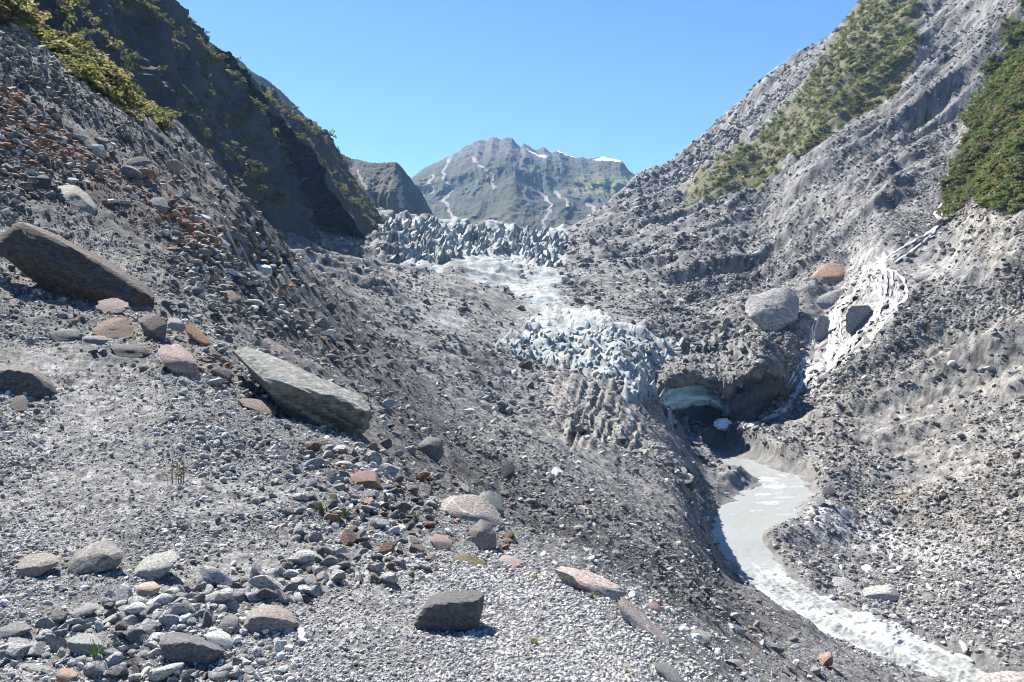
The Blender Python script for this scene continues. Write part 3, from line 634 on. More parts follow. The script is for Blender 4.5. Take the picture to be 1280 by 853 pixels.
hero(B_, 'largest dark oval boulder in the cobble pile at the bottom edge', (.14, .14, .145), [(197, 805, .2), (205, 822, .05), (225, 833, 0), (262, 835, 0), (283, 822, .1), (282, 812, .4), (262, 800, .8), (240, 792, 1), (215, 789, .9), (200, 795, .5), (205, 806, .1), (240, 803, .05), (272, 812, .1)], bump=.03)
hero(B_, 'grey boulder with a rusty underside at the right end of the cobble pile', (.24, .235, .225), [(302, 778, .1), (310, 792, 0), (330, 793, 0), (352, 790, .05), (378, 783, .3), (366, 768, .6), (350, 757, 1), (325, 755, 1), (310, 765, .6), (312, 773, .1), (335, 768, .1), (365, 778, .2)], bump=.035, stain=.5)
hero(B_, 'smooth pale grey rounded boulder between the dark oval one and the rusty one', PALE, [(252, 795, .3), (262, 812, 0), (280, 816, 0), (296, 812, .1), (294, 800, .3), (283, 789, .8), (268, 787, 1), (255, 791, .8)], p=14)
hero(B_, 'greenish grey block in the cobble pile with a grass tuft at its foot', GREEN, [(81, 803, .2), (85, 815, 0), (105, 820, 0), (128, 818, .05), (132, 806, .4), (120, 794, .9), (95, 790, 1), (85, 803, .1), (110, 805, .05), (128, 806, .1)])
hero('stone', 'brown-speckled cream stone right under the wedge-shaped boulder', (.37, .32, .27), [(166, 735, .2), (172, 747, 0), (188, 748, 0), (203, 740, .1), (202, 730, .5), (190, 725, 1), (172, 729, .8)], stain=.5, sub=3, p=14)
hero('stone', 'long pointed grey stone at the upper edge of the cobble pile', GREY, [(82, 770, .2), (95, 772, 0), (115, 767, 0), (128, 757, .2), (125, 752, .7), (105, 756, 1), (90, 763, .7)], sub=3)
hero('stone', 'dark grey upright stone leaning against the rusty boulder', (.2, .2, .2), [(270, 786, .1), (285, 793, 0), (302, 786, .1), (301, 773, .5), (290, 766, 1), (278, 771, .7)], sub=3)
hero(B_, 'dark boulder cut by the left frame edge above the bottom corner', (.17, .17, .175), [(-14, 790, .3), (-8, 800, 0), (15, 799, 0), (40, 788, .1), (42, 780, .6), (25, 776, 1), (0, 782, .9)])
hero('flat_rock', 'pale foliated slab in the bottom left corner', (.33, .32, .31), [(-15, 860, .1), (40, 860, 0), (55, 850, .3), (35, 838, .8), (5, 835, 1), (-15, 842, .8)])
hero('stone', 'orange-brown stone at the bottom edge near the left corner', (.31, .21, .155), [(68, 843, .2), (72, 854, 0), (92, 856, 0), (101, 848, .2), (95, 837, .8), (80, 833, 1)], sub=3, p=14)
hero('flat_rock', 'flat dark grey layered slab right above the pale corner slab', (.22, .215, .21), [(22, 832, .4), (35, 842, 0), (55, 846, 0), (72, 840, .2), (70, 834, .7), (45, 829, 1), (28, 828, .9)], sub=3)
hero(B_, 'large dark smooth boulder at the left frame edge, halfway up the picture', (.125, .115, .11), [(-15, 492, 0), (20, 497, 0), (60, 496, 0), (78, 491, .2), (74, 483, .4), (55, 468, .7), (40, 459, 1), (15, 456, 1), (-12, 460, .9), (-10, 466, .3), (12, 463, .25), (40, 466, .3)], bump=.02)
hero('stone', 'small brown stone leaning at the foot of the large dark smooth boulder', BROWN, [(10, 510, .2), (15, 514, 0), (35, 514, 0), (41, 506, .3), (32, 494, .8), (22, 491, 1), (14, 500, .7)], sub=3)
hero('flat_rock', 'huge dark brown slab leaning down the slope on the left', (.115, .105, .10), [(-8, 310, .3), (0, 288, .8), (22, 272, 1), (45, 282, 1), (75, 294, 1), (110, 316, 1), (150, 336, 1), (180, 354, .9), (194, 372, .6), (195, 381, .2), (180, 389, 0), (165, 386, 0), (140, 370, 0), (110, 353, 0), (60, 330, 0), (40, 320, 0), (10, 322, .1), (24, 277, .55), (75, 300, .5), (150, 342, .45), (186, 368, .3)], 0.32, bump=.02, stain=.35, grain=3.0)
hero('flat_rock', 'great pale-topped slab with a dark overhanging face above the path', (.25, .255, .235), [(285, 434, 1), (310, 431, 1), (340, 446, 1), (395, 476, 1), (420, 481, 1), (450, 491, .9), (466, 510, .5), (463, 533, .5), (448, 552, .5), (430, 547, .45), (400, 530, .4), (380, 516, .35), (356, 506, .25), (325, 470, .05), (350, 482, .0), (375, 486, .0), (400, 492, .0), (430, 500, .05), (458, 515, .15)], 0.75, bump=.016)
hero('flat_rock', 'long pale pink streaked slab lying behind the great pale-topped slab', (.36, .32, .30), [(288, 425, .6), (312, 418, 1), (340, 424, 1), (365, 440, 1), (385, 458, 1), (394, 477, .8), (370, 471, .2), (340, 452, .1), (310, 437, .1)], 0.5, stain=.45, bump=.03)
hero('flat_rock', 'low grey brown ledge half buried below the great pale-topped slab', BROWN, [(293, 498, .5), (305, 493, .9), (345, 506, .9), (348, 515, .4), (346, 525, 0), (330, 521, 0), (305, 508, 0)], sub=3, stain=.4)
hero(B_, 'pink and white boulder with a brown front at the end of the rock row', PINK, [(194, 442, .3), (200, 432, .7), (222, 428, 1), (235, 438, .9), (250, 455, .6), (255, 460, .4), (245, 469, .1), (230, 471, 0), (215, 464, 0), (200, 451, .1), (215, 456, .05), (236, 450, .2)], stain=.5, bump=.03)
hero('flat_rock', 'dark lens-shaped slab in front of the rust-brown block', DARK, [(133, 436, .3), (145, 445, 0), (170, 449, 0), (190, 448, .1), (193, 437, .5), (165, 429, 1), (145, 430, .9)], sub=3)
hero(B_, 'rust-brown block behind the dark lens-shaped slab', (.23, .17, .14), [(110, 418, .2), (120, 424, 0), (140, 425, 0), (165, 424, .1), (168, 410, .5), (160, 396, .9), (135, 398, 1), (120, 408, .7)], stain=.7, bump=.035)
hero(B_, 'flat-faced purplish brown block right of the rust-brown one', (.19, .155, .145), [(173, 405, .2), (190, 414, 0), (207, 428, 0), (209, 405, .4), (200, 392, .8), (185, 389, 1), (175, 395, .8)])
hero('stone', 'white and brown angular stone beside the flat-faced purplish block', (.42, .39, .35), [(207, 402, .4), (212, 418, 0), (230, 419, .05), (232, 405, .4), (222, 396, 1), (210, 397, .8)], sub=3, stain=.4)
hero('flat_rock', 'narrow orange sliver of rock sloping down behind the pink and white boulder', (.33, .19, .115), [(229, 403, .5), (240, 402, 1), (255, 418, 1), (268, 433, .8), (262, 436, 0), (245, 426, 0), (230, 412, .1)], 0.8, sub=3)
hero('flat_rock', 'flat dark slab at the left end of the rock row', (.17, .17, .17), [(58, 415, .4), (62, 425, 0), (90, 428, 0), (108, 422, .2), (104, 413, .7), (75, 411, 1)], sub=3)
hero('flat_rock', 'thin grey slab in front of the rust-brown block, left of the lens-shaped one', GREY, [(99, 422, .3), (104, 430, 0), (130, 432, 0), (140, 426, .2), (135, 420, .8), (108, 419, 1)], sub=3)
hero('stone', 'jagged pink stone just below the huge leaning slab', PINK, [(118, 385, .3), (128, 393, 0), (150, 393, 0), (164, 386, .2), (160, 376, .7), (140, 371, 1), (124, 374, .9)], sub=3, stain=.6, bump=.05)
hero(B_, 'grey hump of rock tucked under the foot of the huge leaning slab', (.2, .2, .2), [(98, 362, .3), (105, 368, 0), (142, 374, 0), (142, 366, .4), (128, 350, .9), (115, 347, 1), (105, 352, .8)], sub=3)
hero(B_, 'brown-faced boulder alone on the dark scree right of the huge leaning slab', (.17, .15, .125), [(265, 377, .2), (272, 385, 0), (298, 387, .05), (304, 373, .4), (292, 363, .8), (275, 363, 1)])
hero(B_, 'pale beige boulder with a dark hollow on the upper left slope', (.31, .295, .265), [(58, 241, .5), (68, 232, .9), (95, 231, 1), (108, 241, 1), (120, 255, .8), (125, 271, .4), (122, 277, .1), (100, 262, 0), (75, 249, 0), (92, 240, .4), (115, 258, .3)], 0.7, bump=.03)
hero('stone', 'small dark cube-like stone perched above the pale beige boulder', DARK, [(44, 222, .3), (49, 236, 0), (62, 236, .1), (65, 224, .4), (56, 217, 1), (48, 218, .8)], sub=3)
hero(B_, 'grey block with a flat shaded face under the orange ledges', (.23, .225, .215), [(182, 254, .3), (188, 268, 0), (205, 270, 0), (212, 260, .3), (210, 248, .8), (195, 243, 1)])
hero('flat_rock', 'dark striped slab tilted below the pale beige boulder', (.17, .17, .175), [(124, 280, .4), (130, 270, .9), (145, 278, 1), (170, 300, .8), (173, 310, .2), (150, 300, 0), (128, 291, 0)], 0.6)
hero('flat_rock', 'rusty tabular slab between the beige boulder and the flat-faced grey block', RUST, [(137, 266, .3), (145, 273, 0), (185, 278, 0), (191, 271, .5), (165, 260, 1), (148, 258, 1)], 0.7, sub=3, stain=.8)
hero('flat_rock', 'brown wedge under the lower end of the pale beige boulder', BROWN, [(95, 260, .3), (100, 270, 0), (121, 277, 0), (121, 272, .6), (104, 259, 1)], 0.6, sub=3, stain=.6)
hero('flat_rock', 'upper orange slab lying along the skyline ridge', (.33, .19, .13), [(226, 217, .6), (235, 216, 1), (262, 234, 1), (269, 242, .6), (266, 248, .1), (248, 237, 0), (230, 226, 0)], 0.6, sub=3, stain=.6)
hero('flat_rock', 'lower orange slab lying along the skyline ridge', (.30, .19, .14), [(268, 249, .6), (280, 250, 1), (290, 259, .6), (286, 264, 0), (272, 257, 0)], 0.6, sub=3, stain=.6)
hero('flat_rock', 'rust-red slab among the grey blocks below the skyline ridge', RUST, [(202, 236, .6), (212, 235, 1), (228, 248, .8), (226, 254, .1), (210, 248, 0)], 0.6, sub=3, stain=.6)
hero('flat_rock', 'orange-ended slab high on the left slope under the scrub', RUST, [(125, 196, .6), (140, 196, 1), (156, 200, .8), (154, 207, .1), (138, 204, 0), (126, 202, 0)], 0.6, sub=3, stain=.8)
hero('flat_rock', 'grey flat slab high on the left slope beside the orange-ended one', GREY, [(155, 202, .6), (170, 194, 1), (190, 198, 1), (192, 204, .4), (175, 206, 0), (158, 207, 0)], 0.6, sub=3)
hero('flat_rock', 'long grey tilted plate near the left edge high on the slope', (.27, .27, .27), [(38, 186, .6), (52, 183, 1), (80, 203, 1), (82, 209, .3), (60, 203, 0), (42, 193, 0)], 0.5, sub=3)
hero(B_, 'red-topped block where the path narrows, left of the veined boulder', (.21, .135, .115), [(438, 594, .5), (450, 588, 1), (467, 587, 1), (473, 596, .7), (479, 611, .2), (465, 613, 0), (440, 611, 0), (441, 600, .1), (468, 600, .1)], stain=.6)
hero(B_, 'large pale boulder crossed by white veins at the edge of the path', (.34, .315, .29), [(550, 628, .5), (556, 617, 1), (590, 616, 1), (605, 620, 1), (625, 640, .7), (632, 655, .4), (620, 663, .1), (590, 661, 0), (570, 646, 0), (552, 638, .1), (580, 640, .2), (606, 645, .25)], 0.8, vein=1.0, stain=.3)
hero(B_, 'grey green angular block leaning behind the veined boulder', GREEN, [(596, 624, .4), (598, 614, 1), (614, 612, 1), (628, 624, .8), (633, 640, .3), (622, 646, 0), (606, 634, 0)], sub=3)
hero(B_, 'pointed boulder with a pink crest in front of the veined boulder', (.27, .25, .235), [(584, 664, .3), (602, 646, .9), (612, 650, .9), (620, 668, .5), (624, 688, .1), (605, 691, 0), (590, 676, 0), (603, 664, .2)], stain=.4)
hero(B_, 'pink rounded boulder left of the pointed one', (.26, .205, .19), [(534, 676, .3), (545, 689, 0), (563, 689, 0), (569, 678, .3), (558, 668, 1), (542, 667, .9)], sub=3, stain=.4)
hero('flat_rock', 'moss-stained yellowish slab below the pink rounded boulder', (.20, .175, .10), [(562, 698, .4), (568, 692, 1), (590, 692, 1), (612, 704, .6), (604, 711, 0), (580, 707, 0)], 0.7, sub=3)
hero('stone', 'white and pink stone pair-like block at the crest above the gravel flat', (.38, .33, .315), [(618, 702, .3), (625, 709, 0), (645, 711, 0), (656, 706, .3), (648, 696, .8), (630, 692, 1)], sub=3, stain=.4)
hero(B_, 'tall dark block standing on the steep scree right of the great slab', (.185, .185, .175), [(522, 554, .4), (535, 543, 1), (550, 545, .9), (556, 566, .4), (548, 581, 0), (535, 572, 0), (524, 561, .1), (536, 556, .1), (552, 562, .2)], 0.7)
hero('flat_rock', 'flat greenish slab right of the veined boulder', GREEN, [(638, 650, .4), (646, 640, 1), (660, 646, 1), (669, 662, .3), (655, 660, 0), (642, 654, 0)], 0.8, sub=3)
hero(B_, 'dark lump on the bare scree above and right of the veined boulder', DARK, [(622, 592, .3), (634, 574, 1), (642, 573, 1), (646, 590, .3), (636, 602, 0), (628, 598, 0)], sub=3)
hero(B_, 'long dark boulder lying along the scree above the tall dark block', DARK, [(477, 468, .4), (488, 464, 1), (507, 469, 1), (530, 484, .8), (539, 498, .2), (520, 496, 0), (500, 486, 0), (484, 477, 0)], 0.6)
hero('flat_rock', 'long low ridge of pink and white rock at the edge of the gravel flat', (.46, .40, .375), [(688, 714, .4), (700, 707, 1), (730, 712, 1), (757, 723, 1), (772, 739, 1), (790, 742, .4), (765, 752, 0), (735, 735, 0), (705, 722, 0)], 0.7, bump=.02, stain=.55, vein=.0, sink=.25)
hero('flat_rock', 'lower pink-stained rock ledge with a shaded front continuing the low ridge', (.44, .39, .365), [(768, 752, .3), (776, 742, 1), (795, 758, 1), (818, 780, 1), (846, 808, .8), (842, 816, .1), (812, 803, 0), (790, 783, 0)], 0.7, bump=.025, stain=.5, sink=.2)
hero('flat_rock', 'flat olive-grey slab at the bottom edge right of centre', (.28, .285, .26), [(812, 829, .4), (826, 823, 1), (852, 840, .9), (862, 860, .3), (845, 862, 0)], 0.8, sub=3)
hero(B_, 'greenish split block on the slope break above the bottom edge', (.26, .265, .24), [(858, 795, .3), (866, 785, 1), (885, 788, 1), (893, 798, .5), (884, 812, 0), (870, 811, 0)], sub=3)
hero('stone', 'dull red stone at the top of the steep drop to the river', (.24, .15, .14), [(800, 760, .3), (808, 754, 1), (824, 753, .9), (829, 762, .3), (820, 768, 0), (806, 766, 0)], sub=3)
hero(B_, 'pink-tinted pale boulder cut by the bottom frame edge in the right corner', (.50, .45, .42), [(1212, 856, .2), (1228, 843, .7), (1255, 838, 1), (1300, 840, 1), (1305, 872, 0), (1240, 878, 0), (1208, 872, 0)], 0.9, bump=.03, stain=.3)
hero(B_, 'left one of two big striped boulders side by side on the river bank', (.44, .43, .42), [(1034, 736, .3), (1041, 720, 1), (1058, 721, 1), (1074, 729, .8), (1068, 742, .1), (1050, 741, 0), (1036, 741, 0)], 0.8, sub=3)
hero(B_, 'right one of two big striped boulders side by side on the river bank', (.46, .44, .415), [(1074, 742, .3), (1080, 733, .9), (1118, 729, 1), (1128, 746, .4), (1120, 753, 0), (1095, 751, 0), (1076, 747, 0), (1114, 742, .1)], 0.7, sub=3)
hero(B_, 'beige-topped boulder right of the two striped ones', BEIGE, [(1150, 748, .3), (1155, 741, .9), (1164, 742, .8), (1170, 750, .2), (1162, 754, 0), (1152, 752, 0)], sub=3)
hero(B_, 'dark boulder with white water around it low in the rapids', (.21, .205, .2), [(1108, 819, .4), (1118, 815, 1), (1142, 820, .9), (1148, 832, .2), (1135, 834, 0), (1115, 828, 0)], d=97.0, sub=3)
hero(B_, 'dark boulder at the near edge of the rapids by the bottom frame', DARK, [(1126, 846, .3), (1134, 837, 1), (1150, 836, 1), (1166, 849, .3), (1150, 856, 0), (1130, 855, 0)], d=90.0, sub=3)
hero(B_, 'brown boulder showing through the middle of the rapids', (.24, .22, .2), [(1056, 784, .3), (1060, 779, 1), (1067, 782, .8), (1069, 790, .1), (1058, 789, 0)], d=104.0, sub=3)
hero(B_, 'big grey boulder at the water edge by the right bottom corner', (.23, .23, .22), [(1230, 836, .3), (1236, 822, 1), (1250, 821, 1), (1264, 838, .3), (1250, 845, 0), (1234, 843, 0)], d=92.0, sub=3)
hero(B_, 'light boulder with a dark right side at the head of the rapids', (.36, .345, .33), [(960, 682, .3), (964, 675, 1), (974, 674, 1), (977, 683, .2), (970, 686, 0), (961, 685, 0)], d=129.0, sub=3)
hero(B_, 'dark round boulder on the right shore at the head of the rapids', DARK, [(992, 688, .3), (997, 682, 1), (1004, 686, .7), (1005, 690, .1), (995, 692, 0)], d=127.0, sub=3)
hero(B_, 'smooth boulder awash at the right shore of the rapids', (.28, .28, .275), [(977, 703, .3), (984, 698, 1), (993, 700, .9), (995, 706, .2), (984, 708, 0)], d=121.0, sub=3)
hero(B_, 'grey ribbed boulder against the left shore of the rapids', (.28, .28, .28), [(913, 706, .4), (920, 699, 1), (926, 706, .8), (931, 717, .1), (920, 717, 0)], d=120.0, sub=3)
hero(B_, 'dark triangular boulder standing in the slack water by the glacier mouth', (.17, .165, .16), [(874, 574, .2), (884, 566, .8), (888, 565, 1), (889, 575, .1), (880, 576, 0)], d=187.0, sub=3)
hero('stone', 'small dark stone alone in the grey water below the triangular boulder', DARK, [(898, 580, .3), (901, 578, 1), (903, 581, .2), (900, 583, 0)], d=180.0, sub=3)
hero(B_, 'upper dark boulder on the pale spur above the river bend', DARK, [(1026, 618, .3), (1030, 608, 1), (1040, 607, 1), (1046, 614, .5), (1042, 623, 0), (1030, 621, 0)], sub=3)
hero(B_, 'lower dark boulder on the pale spur above the river bend', (.2, .2, .2), [(1017, 632, .3), (1022, 622, 1), (1031, 620, .9), (1033, 627, .2), (1023, 635, 0)], sub=3)
hero(B_, 'small block with a pale side on the gravel spit left of the river', (.26, .255, .25), [(924, 602, .3), (927, 596, 1), (931, 597, .8), (933, 603, .1), (926, 604, 0)], sub=3)
hero(B_, 'big orange-topped boulder perched above the waterfall', (.36, .265, .185), [(1012, 349, .3), (1022, 331, 1), (1040, 328, 1), (1058, 331, 1), (1062, 340, .6), (1054, 353, .1), (1035, 357, 0), (1016, 355, .1), (1018, 347, .15), (1050, 345, .2)], 0.9, stain=.35)
hero('rock_outcrop', 'large pale grey rock outcrop left of the waterfall with a shaded hollow', (.36, .355, .345), [(930, 388, .4), (938, 371, .8), (950, 366, 1), (985, 359, 1), (1003, 370, 1), (1004, 390, .5), (985, 402, .2), (962, 416, 0), (945, 405, 0), (944, 392, .1), (952, 380, .5), (978, 383, .35), (968, 400, .05)], 0.8, bump=.075)
hero('rock_outcrop', 'layered grey rock step parting the waterfall in its middle', (.30, .295, .285), [(1057, 392, .4), (1066, 378, 1), (1088, 380, 1), (1095, 392, .8), (1080, 412, .3), (1066, 420, 0), (1057, 414, 0)], 0.5, bump=.04)
hero('rock_outcrop', 'fluted pale rock face at the left of the lower waterfall', (.37, .365, .35), [(1016, 420, .3), (1022, 396, .9), (1032, 391, 1), (1038, 400, .7), (1032, 430, .1), (1020, 432, 0)], 0.6, bump=.04)
hero('rock_outcrop', 'pale bedrock ramp right of the top of the waterfall', (.38, .375, .36), [(1138, 348, .3), (1160, 338, 1), (1200, 333, 1), (1206, 338, .5), (1175, 350, 0), (1145, 356, 0)], 0.6, bump=.04)
hero('rock_outcrop', 'grey bedrock shelf below the orange-topped boulder', (.34, .335, .325), [(1018, 378, .3), (1030, 366, 1), (1060, 358, 1), (1070, 366, .6), (1050, 380, .1), (1028, 388, 0)], 0.5, bump=.04)
hero('rock_outcrop', 'rounded grey rock hump at the foot of the waterfall', (.30, .295, .285), [(1018, 474, .3), (1030, 464, 1), (1048, 466, .9), (1050, 474, .3), (1036, 484, 0), (1022, 486, 0)], 0.6, bump=.04, sub=3)
hero(B_, 'brown block in the bank right of the waterfall, shaded below', (.21, .2, .185), [(1130, 428, .3), (1140, 419, 1), (1152, 420, .9), (1155, 428, .3), (1146, 435, 0), (1136, 433, 0)], sub=3)
hero(B_, 'whitish flat boulder on the scree below the waterfall, left of the pinkish one', (.42, .41, .40), [(1087, 542, .3), (1098, 535, 1), (1112, 533, 1), (1116, 540, .4), (1105, 547, 0), (1092, 547, 0)], sub=3)
hero('stone', 'pale pinkish boulder on the far bank scree above the river bend', (.46, .40, .37), [(1184, 572, .3), (1190, 561, 1), (1198, 563, .9), (1202, 573, .2), (1192, 578, 0)], sub=3)
hero(B_, 'pale flat boulder under an orange stone on the right bank terrace', (.42, .38, .34), [(1108, 638, .3), (1118, 632, 1), (1132, 634, 1), (1136, 641, .2), (1122, 642, 0)], sub=3)
hero('stone', 'orange stone right above the pale flat boulder on the terrace', (.38, .26, .17), [(1122, 622, .3), (1126, 618, 1), (1134, 619, .9), (1136, 624, .2), (1128, 626, 0)], sub=3)
hero(B_, 'round boulder casting a shadow in the middle of the debris-covered valley', (.25, .25, .25), [(533, 432, .3), (537, 424, 1), (545, 424, 1), (549, 433, .3), (543, 438, 0), (535, 437, 0)], sub=3)
hero(B_, 'block lying furthest down the debris slope below the blue ice edge', (.24, .235, .23), [(610, 482, .3), (614, 475, 1), (625, 476, .9), (629, 485, .2), (620, 489, 0), (611, 487, 0)], sub=3)
hero(B_, 'dark boulder left of the block below the blue ice edge', DARK, [(596, 481, .3), (600, 474, 1), (606, 476, .8), (608, 483, .2), (600, 485, 0)], sub=3)
hero(B_, 'low dark boulder near the middle of the debris slope', DARK, [(579, 461, .3), (586, 456, 1), (595, 458, .9), (598, 464, .1), (586, 465, 0)], sub=3)
hero(B_, 'angular grey boulder beneath the shoulder of the muddy ridge', (.24, .24, .235), [(676, 552, .3), (680, 545, 1), (690, 546, .9), (693, 555, .1), (684, 558, 0)], sub=3)
hero(B_, 'grey block at the cliff foot, first of the pale rubble spur', (.33, .32, .31), [(377, 306, .3), (384, 296, 1), (400, 297, 1), (405, 308, .3), (394, 316, 0), (380, 314, 0)], d=420.0, sub=3, bump=.05)
hero(B_, 'pale jagged block above the cliff-foot block, on the rubble spur', (.36, .34, .32), [(378, 292, .3), (384, 282, 1), (396, 284, 1), (402, 293, .3), (392, 299, 0)], d=430.0, sub=3, bump=.05)
print('heroes', hero_n, time.time()-T0)
# ------------------------------------------------------------------ loose rocks, each an object of its own
rr_ = np.random.RandomState(21)
GR = {'pale': [(.50, .50, .49), (.56, .55, .535), (.46, .455, .44)], 'grey': [(.33, .33, .33), (.38, .38, .375), (.30, .305, .305)], 'dark': [(.15, .15, .155), (.19, .185, .18)],
      'brownish': [(.25, .215, .185), (.21, .175, .15)], 'rusty': [(.23, .145, .105), (.20, .125, .092), (.26, .175, .13)]}
taken = [(a-1, b-1, c+1, d_+1) for a, b, c, d_ in HERO_BOX]
def inpoly(x, y, L):
    c = False
    for (x0, y0), (x1, y1) in zip(L, L[1:]+L[:1]):
        if (y0 > y) != (y1 > y) and x < x0+(y-y0)*(x1-x0)/(y1-y0): c = not c
    return c
LOOSE = []
def zone(name, where, poly, count, smin, smax, shades, flat=0.6, near=0, gap=0.75):
    xs = [p_[0] for p_ in poly]; ys_ = [p_[1] for p_ in poly]; made = 0; tries = 0
    while made < count and tries < count*60:
        tries += 1
        x = rr_.uniform(min(xs), max(xs)); y = rr_.uniform(min(ys_), max(ys_))
        if not inpoly(x, y, poly): continue
        s = smin*(smax/smin)**(rr_.uniform()**1.5); h = s*flat; b = (x-s*.5*gap, y-h*gap, x+s*.5*gap, y)
        if any(b[0] < q[2] and b[2] > q[0] and b[1] < q[3] and b[3] > q[1] for q in taken): continue
        taken.append(b)
        d = depth_at(x, y, near); sz = s/F*d*0.68
        shade = shades[rr_.randint(len(shades))]; c = GR[shade][rr_.randint(len(GR[shade]))]
        o = link(bpy.data.objects.new(name, PROTO[rr_.randint(len(PROTO))]))
        P = P3(x, y, d); o.location = (P[0], P[1]+sz*0.4, P[2]+sz*flat*0.34)
        o.scale = (sz*rr_.uniform(.9, 1.15), sz*rr_.uniform(.8, 1.1), sz*rr_.uniform(.8, 1.15)); o.rotation_euler = (rr_.normal()*.22, rr_.normal()*.22, rr_.uniform(0, 6.28))
        k_ = rr_.uniform(.85, 1.15)*(1.4 if name == 'cobble' else 1.1); o.color = (c[0]*k_, c[1]*k_, c[2]*k_, 1)
        LOOSE.append((o, shade, name, where, x, y-h/2)); made += 1
zone('cobble', 'cobble in the loose heap of cobbles at the bottom left', [(0, 800), (70, 775), (130, 748), (230, 742), (330, 720), (420, 690), (440, 705), (400, 750), (300, 795), (310, 853), (0, 853)], 215, 15, 42, ['pale', 'pale', 'grey', 'grey', 'grey', 'dark'], .62, 0, .52)
zone('stone', 'broken stone in the rocky band beside the gravel path', [(225, 385), (330, 440), (420, 545), (480, 560), (600, 625), (650, 690), (570, 695), (450, 640), (385, 575), (300, 500), (235, 450)], 110, 10, 30, ['grey', 'grey', 'dark', 'brownish', 'rusty', 'pale'], .6, 0, .6)
zone('rock', 'angular rock strewn where the gravel path narrows in mid foreground', [(340, 640), (380, 560), (470, 600), (560, 660), (670, 700), (560, 722), (440, 735), (400, 700)], 60, 13, 40, ['pale', 'grey', 'grey', 'dark', 'brownish', 'rusty'])
zone('stone', 'broken block lodged in the dark scree of the left slope', [(60, 230), (200, 260), (330, 330), (430, 430), (520, 500), (500, 560), (430, 470), (300, 400), (200, 345), (90, 275)], 90, 9, 22, ['grey', 'dark', 'dark', 'pale', 'grey', 'rusty'], .65, 9)
zone('rock', 'flat rock bedded in the rubble of the upper left slope', [(0, 125), (70, 160), (150, 185), (230, 215), (330, 300), (380, 370), (300, 370), (220, 340), (140, 265), (50, 235), (0, 250)], 84, 9, 28, ['grey', 'grey', 'pale', 'dark', 'rusty', 'brownish'], .5)
zone('rock', 'rock crowded round the row of pink and brown blocks on the left', [(60, 385), (160, 368), (240, 390), (310, 440), (330, 500), (260, 490), (200, 475), (110, 440)], 26, 8, 20, ['grey', 'dark', 'brownish', 'rusty', 'pale'], .6)
zone('rock', 'rock lying on the steep grey scree right of the great slab', [(400, 400), (520, 430), (640, 520), (760, 600), (860, 720), (760, 700), (660, 650), (560, 600), (480, 560), (480, 500)], 40, 7, 18, ['grey', 'dark', 'dark', 'grey', 'pale'], .7)
zone('cobble', 'stone on the river bank right of the rapids', [(985, 700), (1100, 690), (1200, 730), (1280, 760), (1280, 840), (1220, 832), (1120, 790), (1040, 755)], 80, 6, 17, ['pale', 'pale', 'grey', 'dark'], .62, 85)
zone('rock', 'block in the stream gully above the waterfall', [(1105, 318), (1150, 285), (1190, 262), (1215, 290), (1200, 330), (1140, 332)], 20, 7, 19, ['pale', 'grey', 'dark'], .55)
zone('rock', 'scattered rock on the far right scree slope', [(900, 290), (1000, 270), (1060, 310), (990, 340), (1150, 420), (1280, 340), (1280, 640), (1180, 600), (1080, 590), (1160, 480), (960, 340)], 34, 5, 13, ['pale', 'grey', 'grey', 'dark', 'brownish'], .6, 85)
zone('rock', 'rock scattered on the debris-covered glacier in the valley', [(450, 350), (540, 350), (700, 410), (620, 430), (700, 470), (640, 540), (520, 440), (430, 390)], 6, 5, 12, ['dark', 'grey', 'pale'], .65, 60)
zone('rock', 'rock low on the bouldery slope at the bottom, left of the rapids', [(850, 780), (920, 770), (1000, 800), (1080, 853), (900, 853), (880, 825)], 22, 10, 30, ['grey', 'pale', 'dark', 'brownish'], .65, 5)
zone('rock', 'rock on the gravel spit on the left of the upper river', [(850, 640), (900, 600), (930, 600), (940, 625), (890, 650), (930, 670), (900, 690)], 6, 5, 12, ['grey', 'pale', 'dark'], .6, 75)
MARKS = [(565, 765, 'the lone dark boulder'), (197, 705, 'the wedge-shaped greenish boulder'), (118, 695, 'the rough dark boulder'), (47, 706, 'the brownish weathered boulder'), (240, 814, 'the dark oval boulder'), (340, 775, 'the rusty-bottomed boulder'), (106, 805, 'the greenish block with grass'), (15, 790, 'the dark boulder at the left edge'), (84, 844, 'the orange-brown stone'),
 (35, 478, 'the large dark smooth boulder'), (100, 330, 'the huge leaning slab'), (380, 490, 'the great pale-topped slab'), (224, 450, 'the pink and white boulder'), (140, 412, 'the rust-brown block'), (284, 375, 'the brown-faced boulder'), (92, 254, 'the pale beige boulder'), (197, 257, 'the flat-faced grey block'), (248, 232, 'the upper orange slab'), (140, 200, 'the orange-ended slab'), (458, 600, 'the red-topped block'), (590, 638, 'the veined boulder'), (605, 668, 'the pointed boulder'), (588, 700, 'the moss-stained slab'), (540, 562, 'the tall dark block'), (508, 482, 'the long dark boulder'), (632, 588, 'the dark lump on the scree'),
 (738, 728, 'the pink rock ridge'), (875, 798, 'the greenish split block'), (1054, 731, 'the left striped boulder'), (1101, 742, 'the right striped boulder'), (1160, 747, 'the beige-topped bank boulder'), (1128, 824, 'the boulder in the rapids'), (1247, 832, 'the big grey waterside boulder'), (1037, 343, 'the orange-topped boulder'), (967, 388, 'the pale grey outcrop'), (1075, 398, 'the rock step in the waterfall'), (1142, 427, 'the brown bank block'), (1100, 540, 'the whitish flat boulder'), (1193, 570, 'the pale pinkish boulder'), (1122, 637, 'the pale flat terrace boulder'), (1036, 615, 'the dark spur boulders'), (998, 687, 'the dark round shore boulder'), (541, 431, 'the round valley boulder'), (618, 482, 'the block below the blue ice'), (684, 551, 'the angular ridge-foot boulder'), (882, 571, 'the dark triangular boulder'), (920, 708, 'the ribbed shore boulder')]
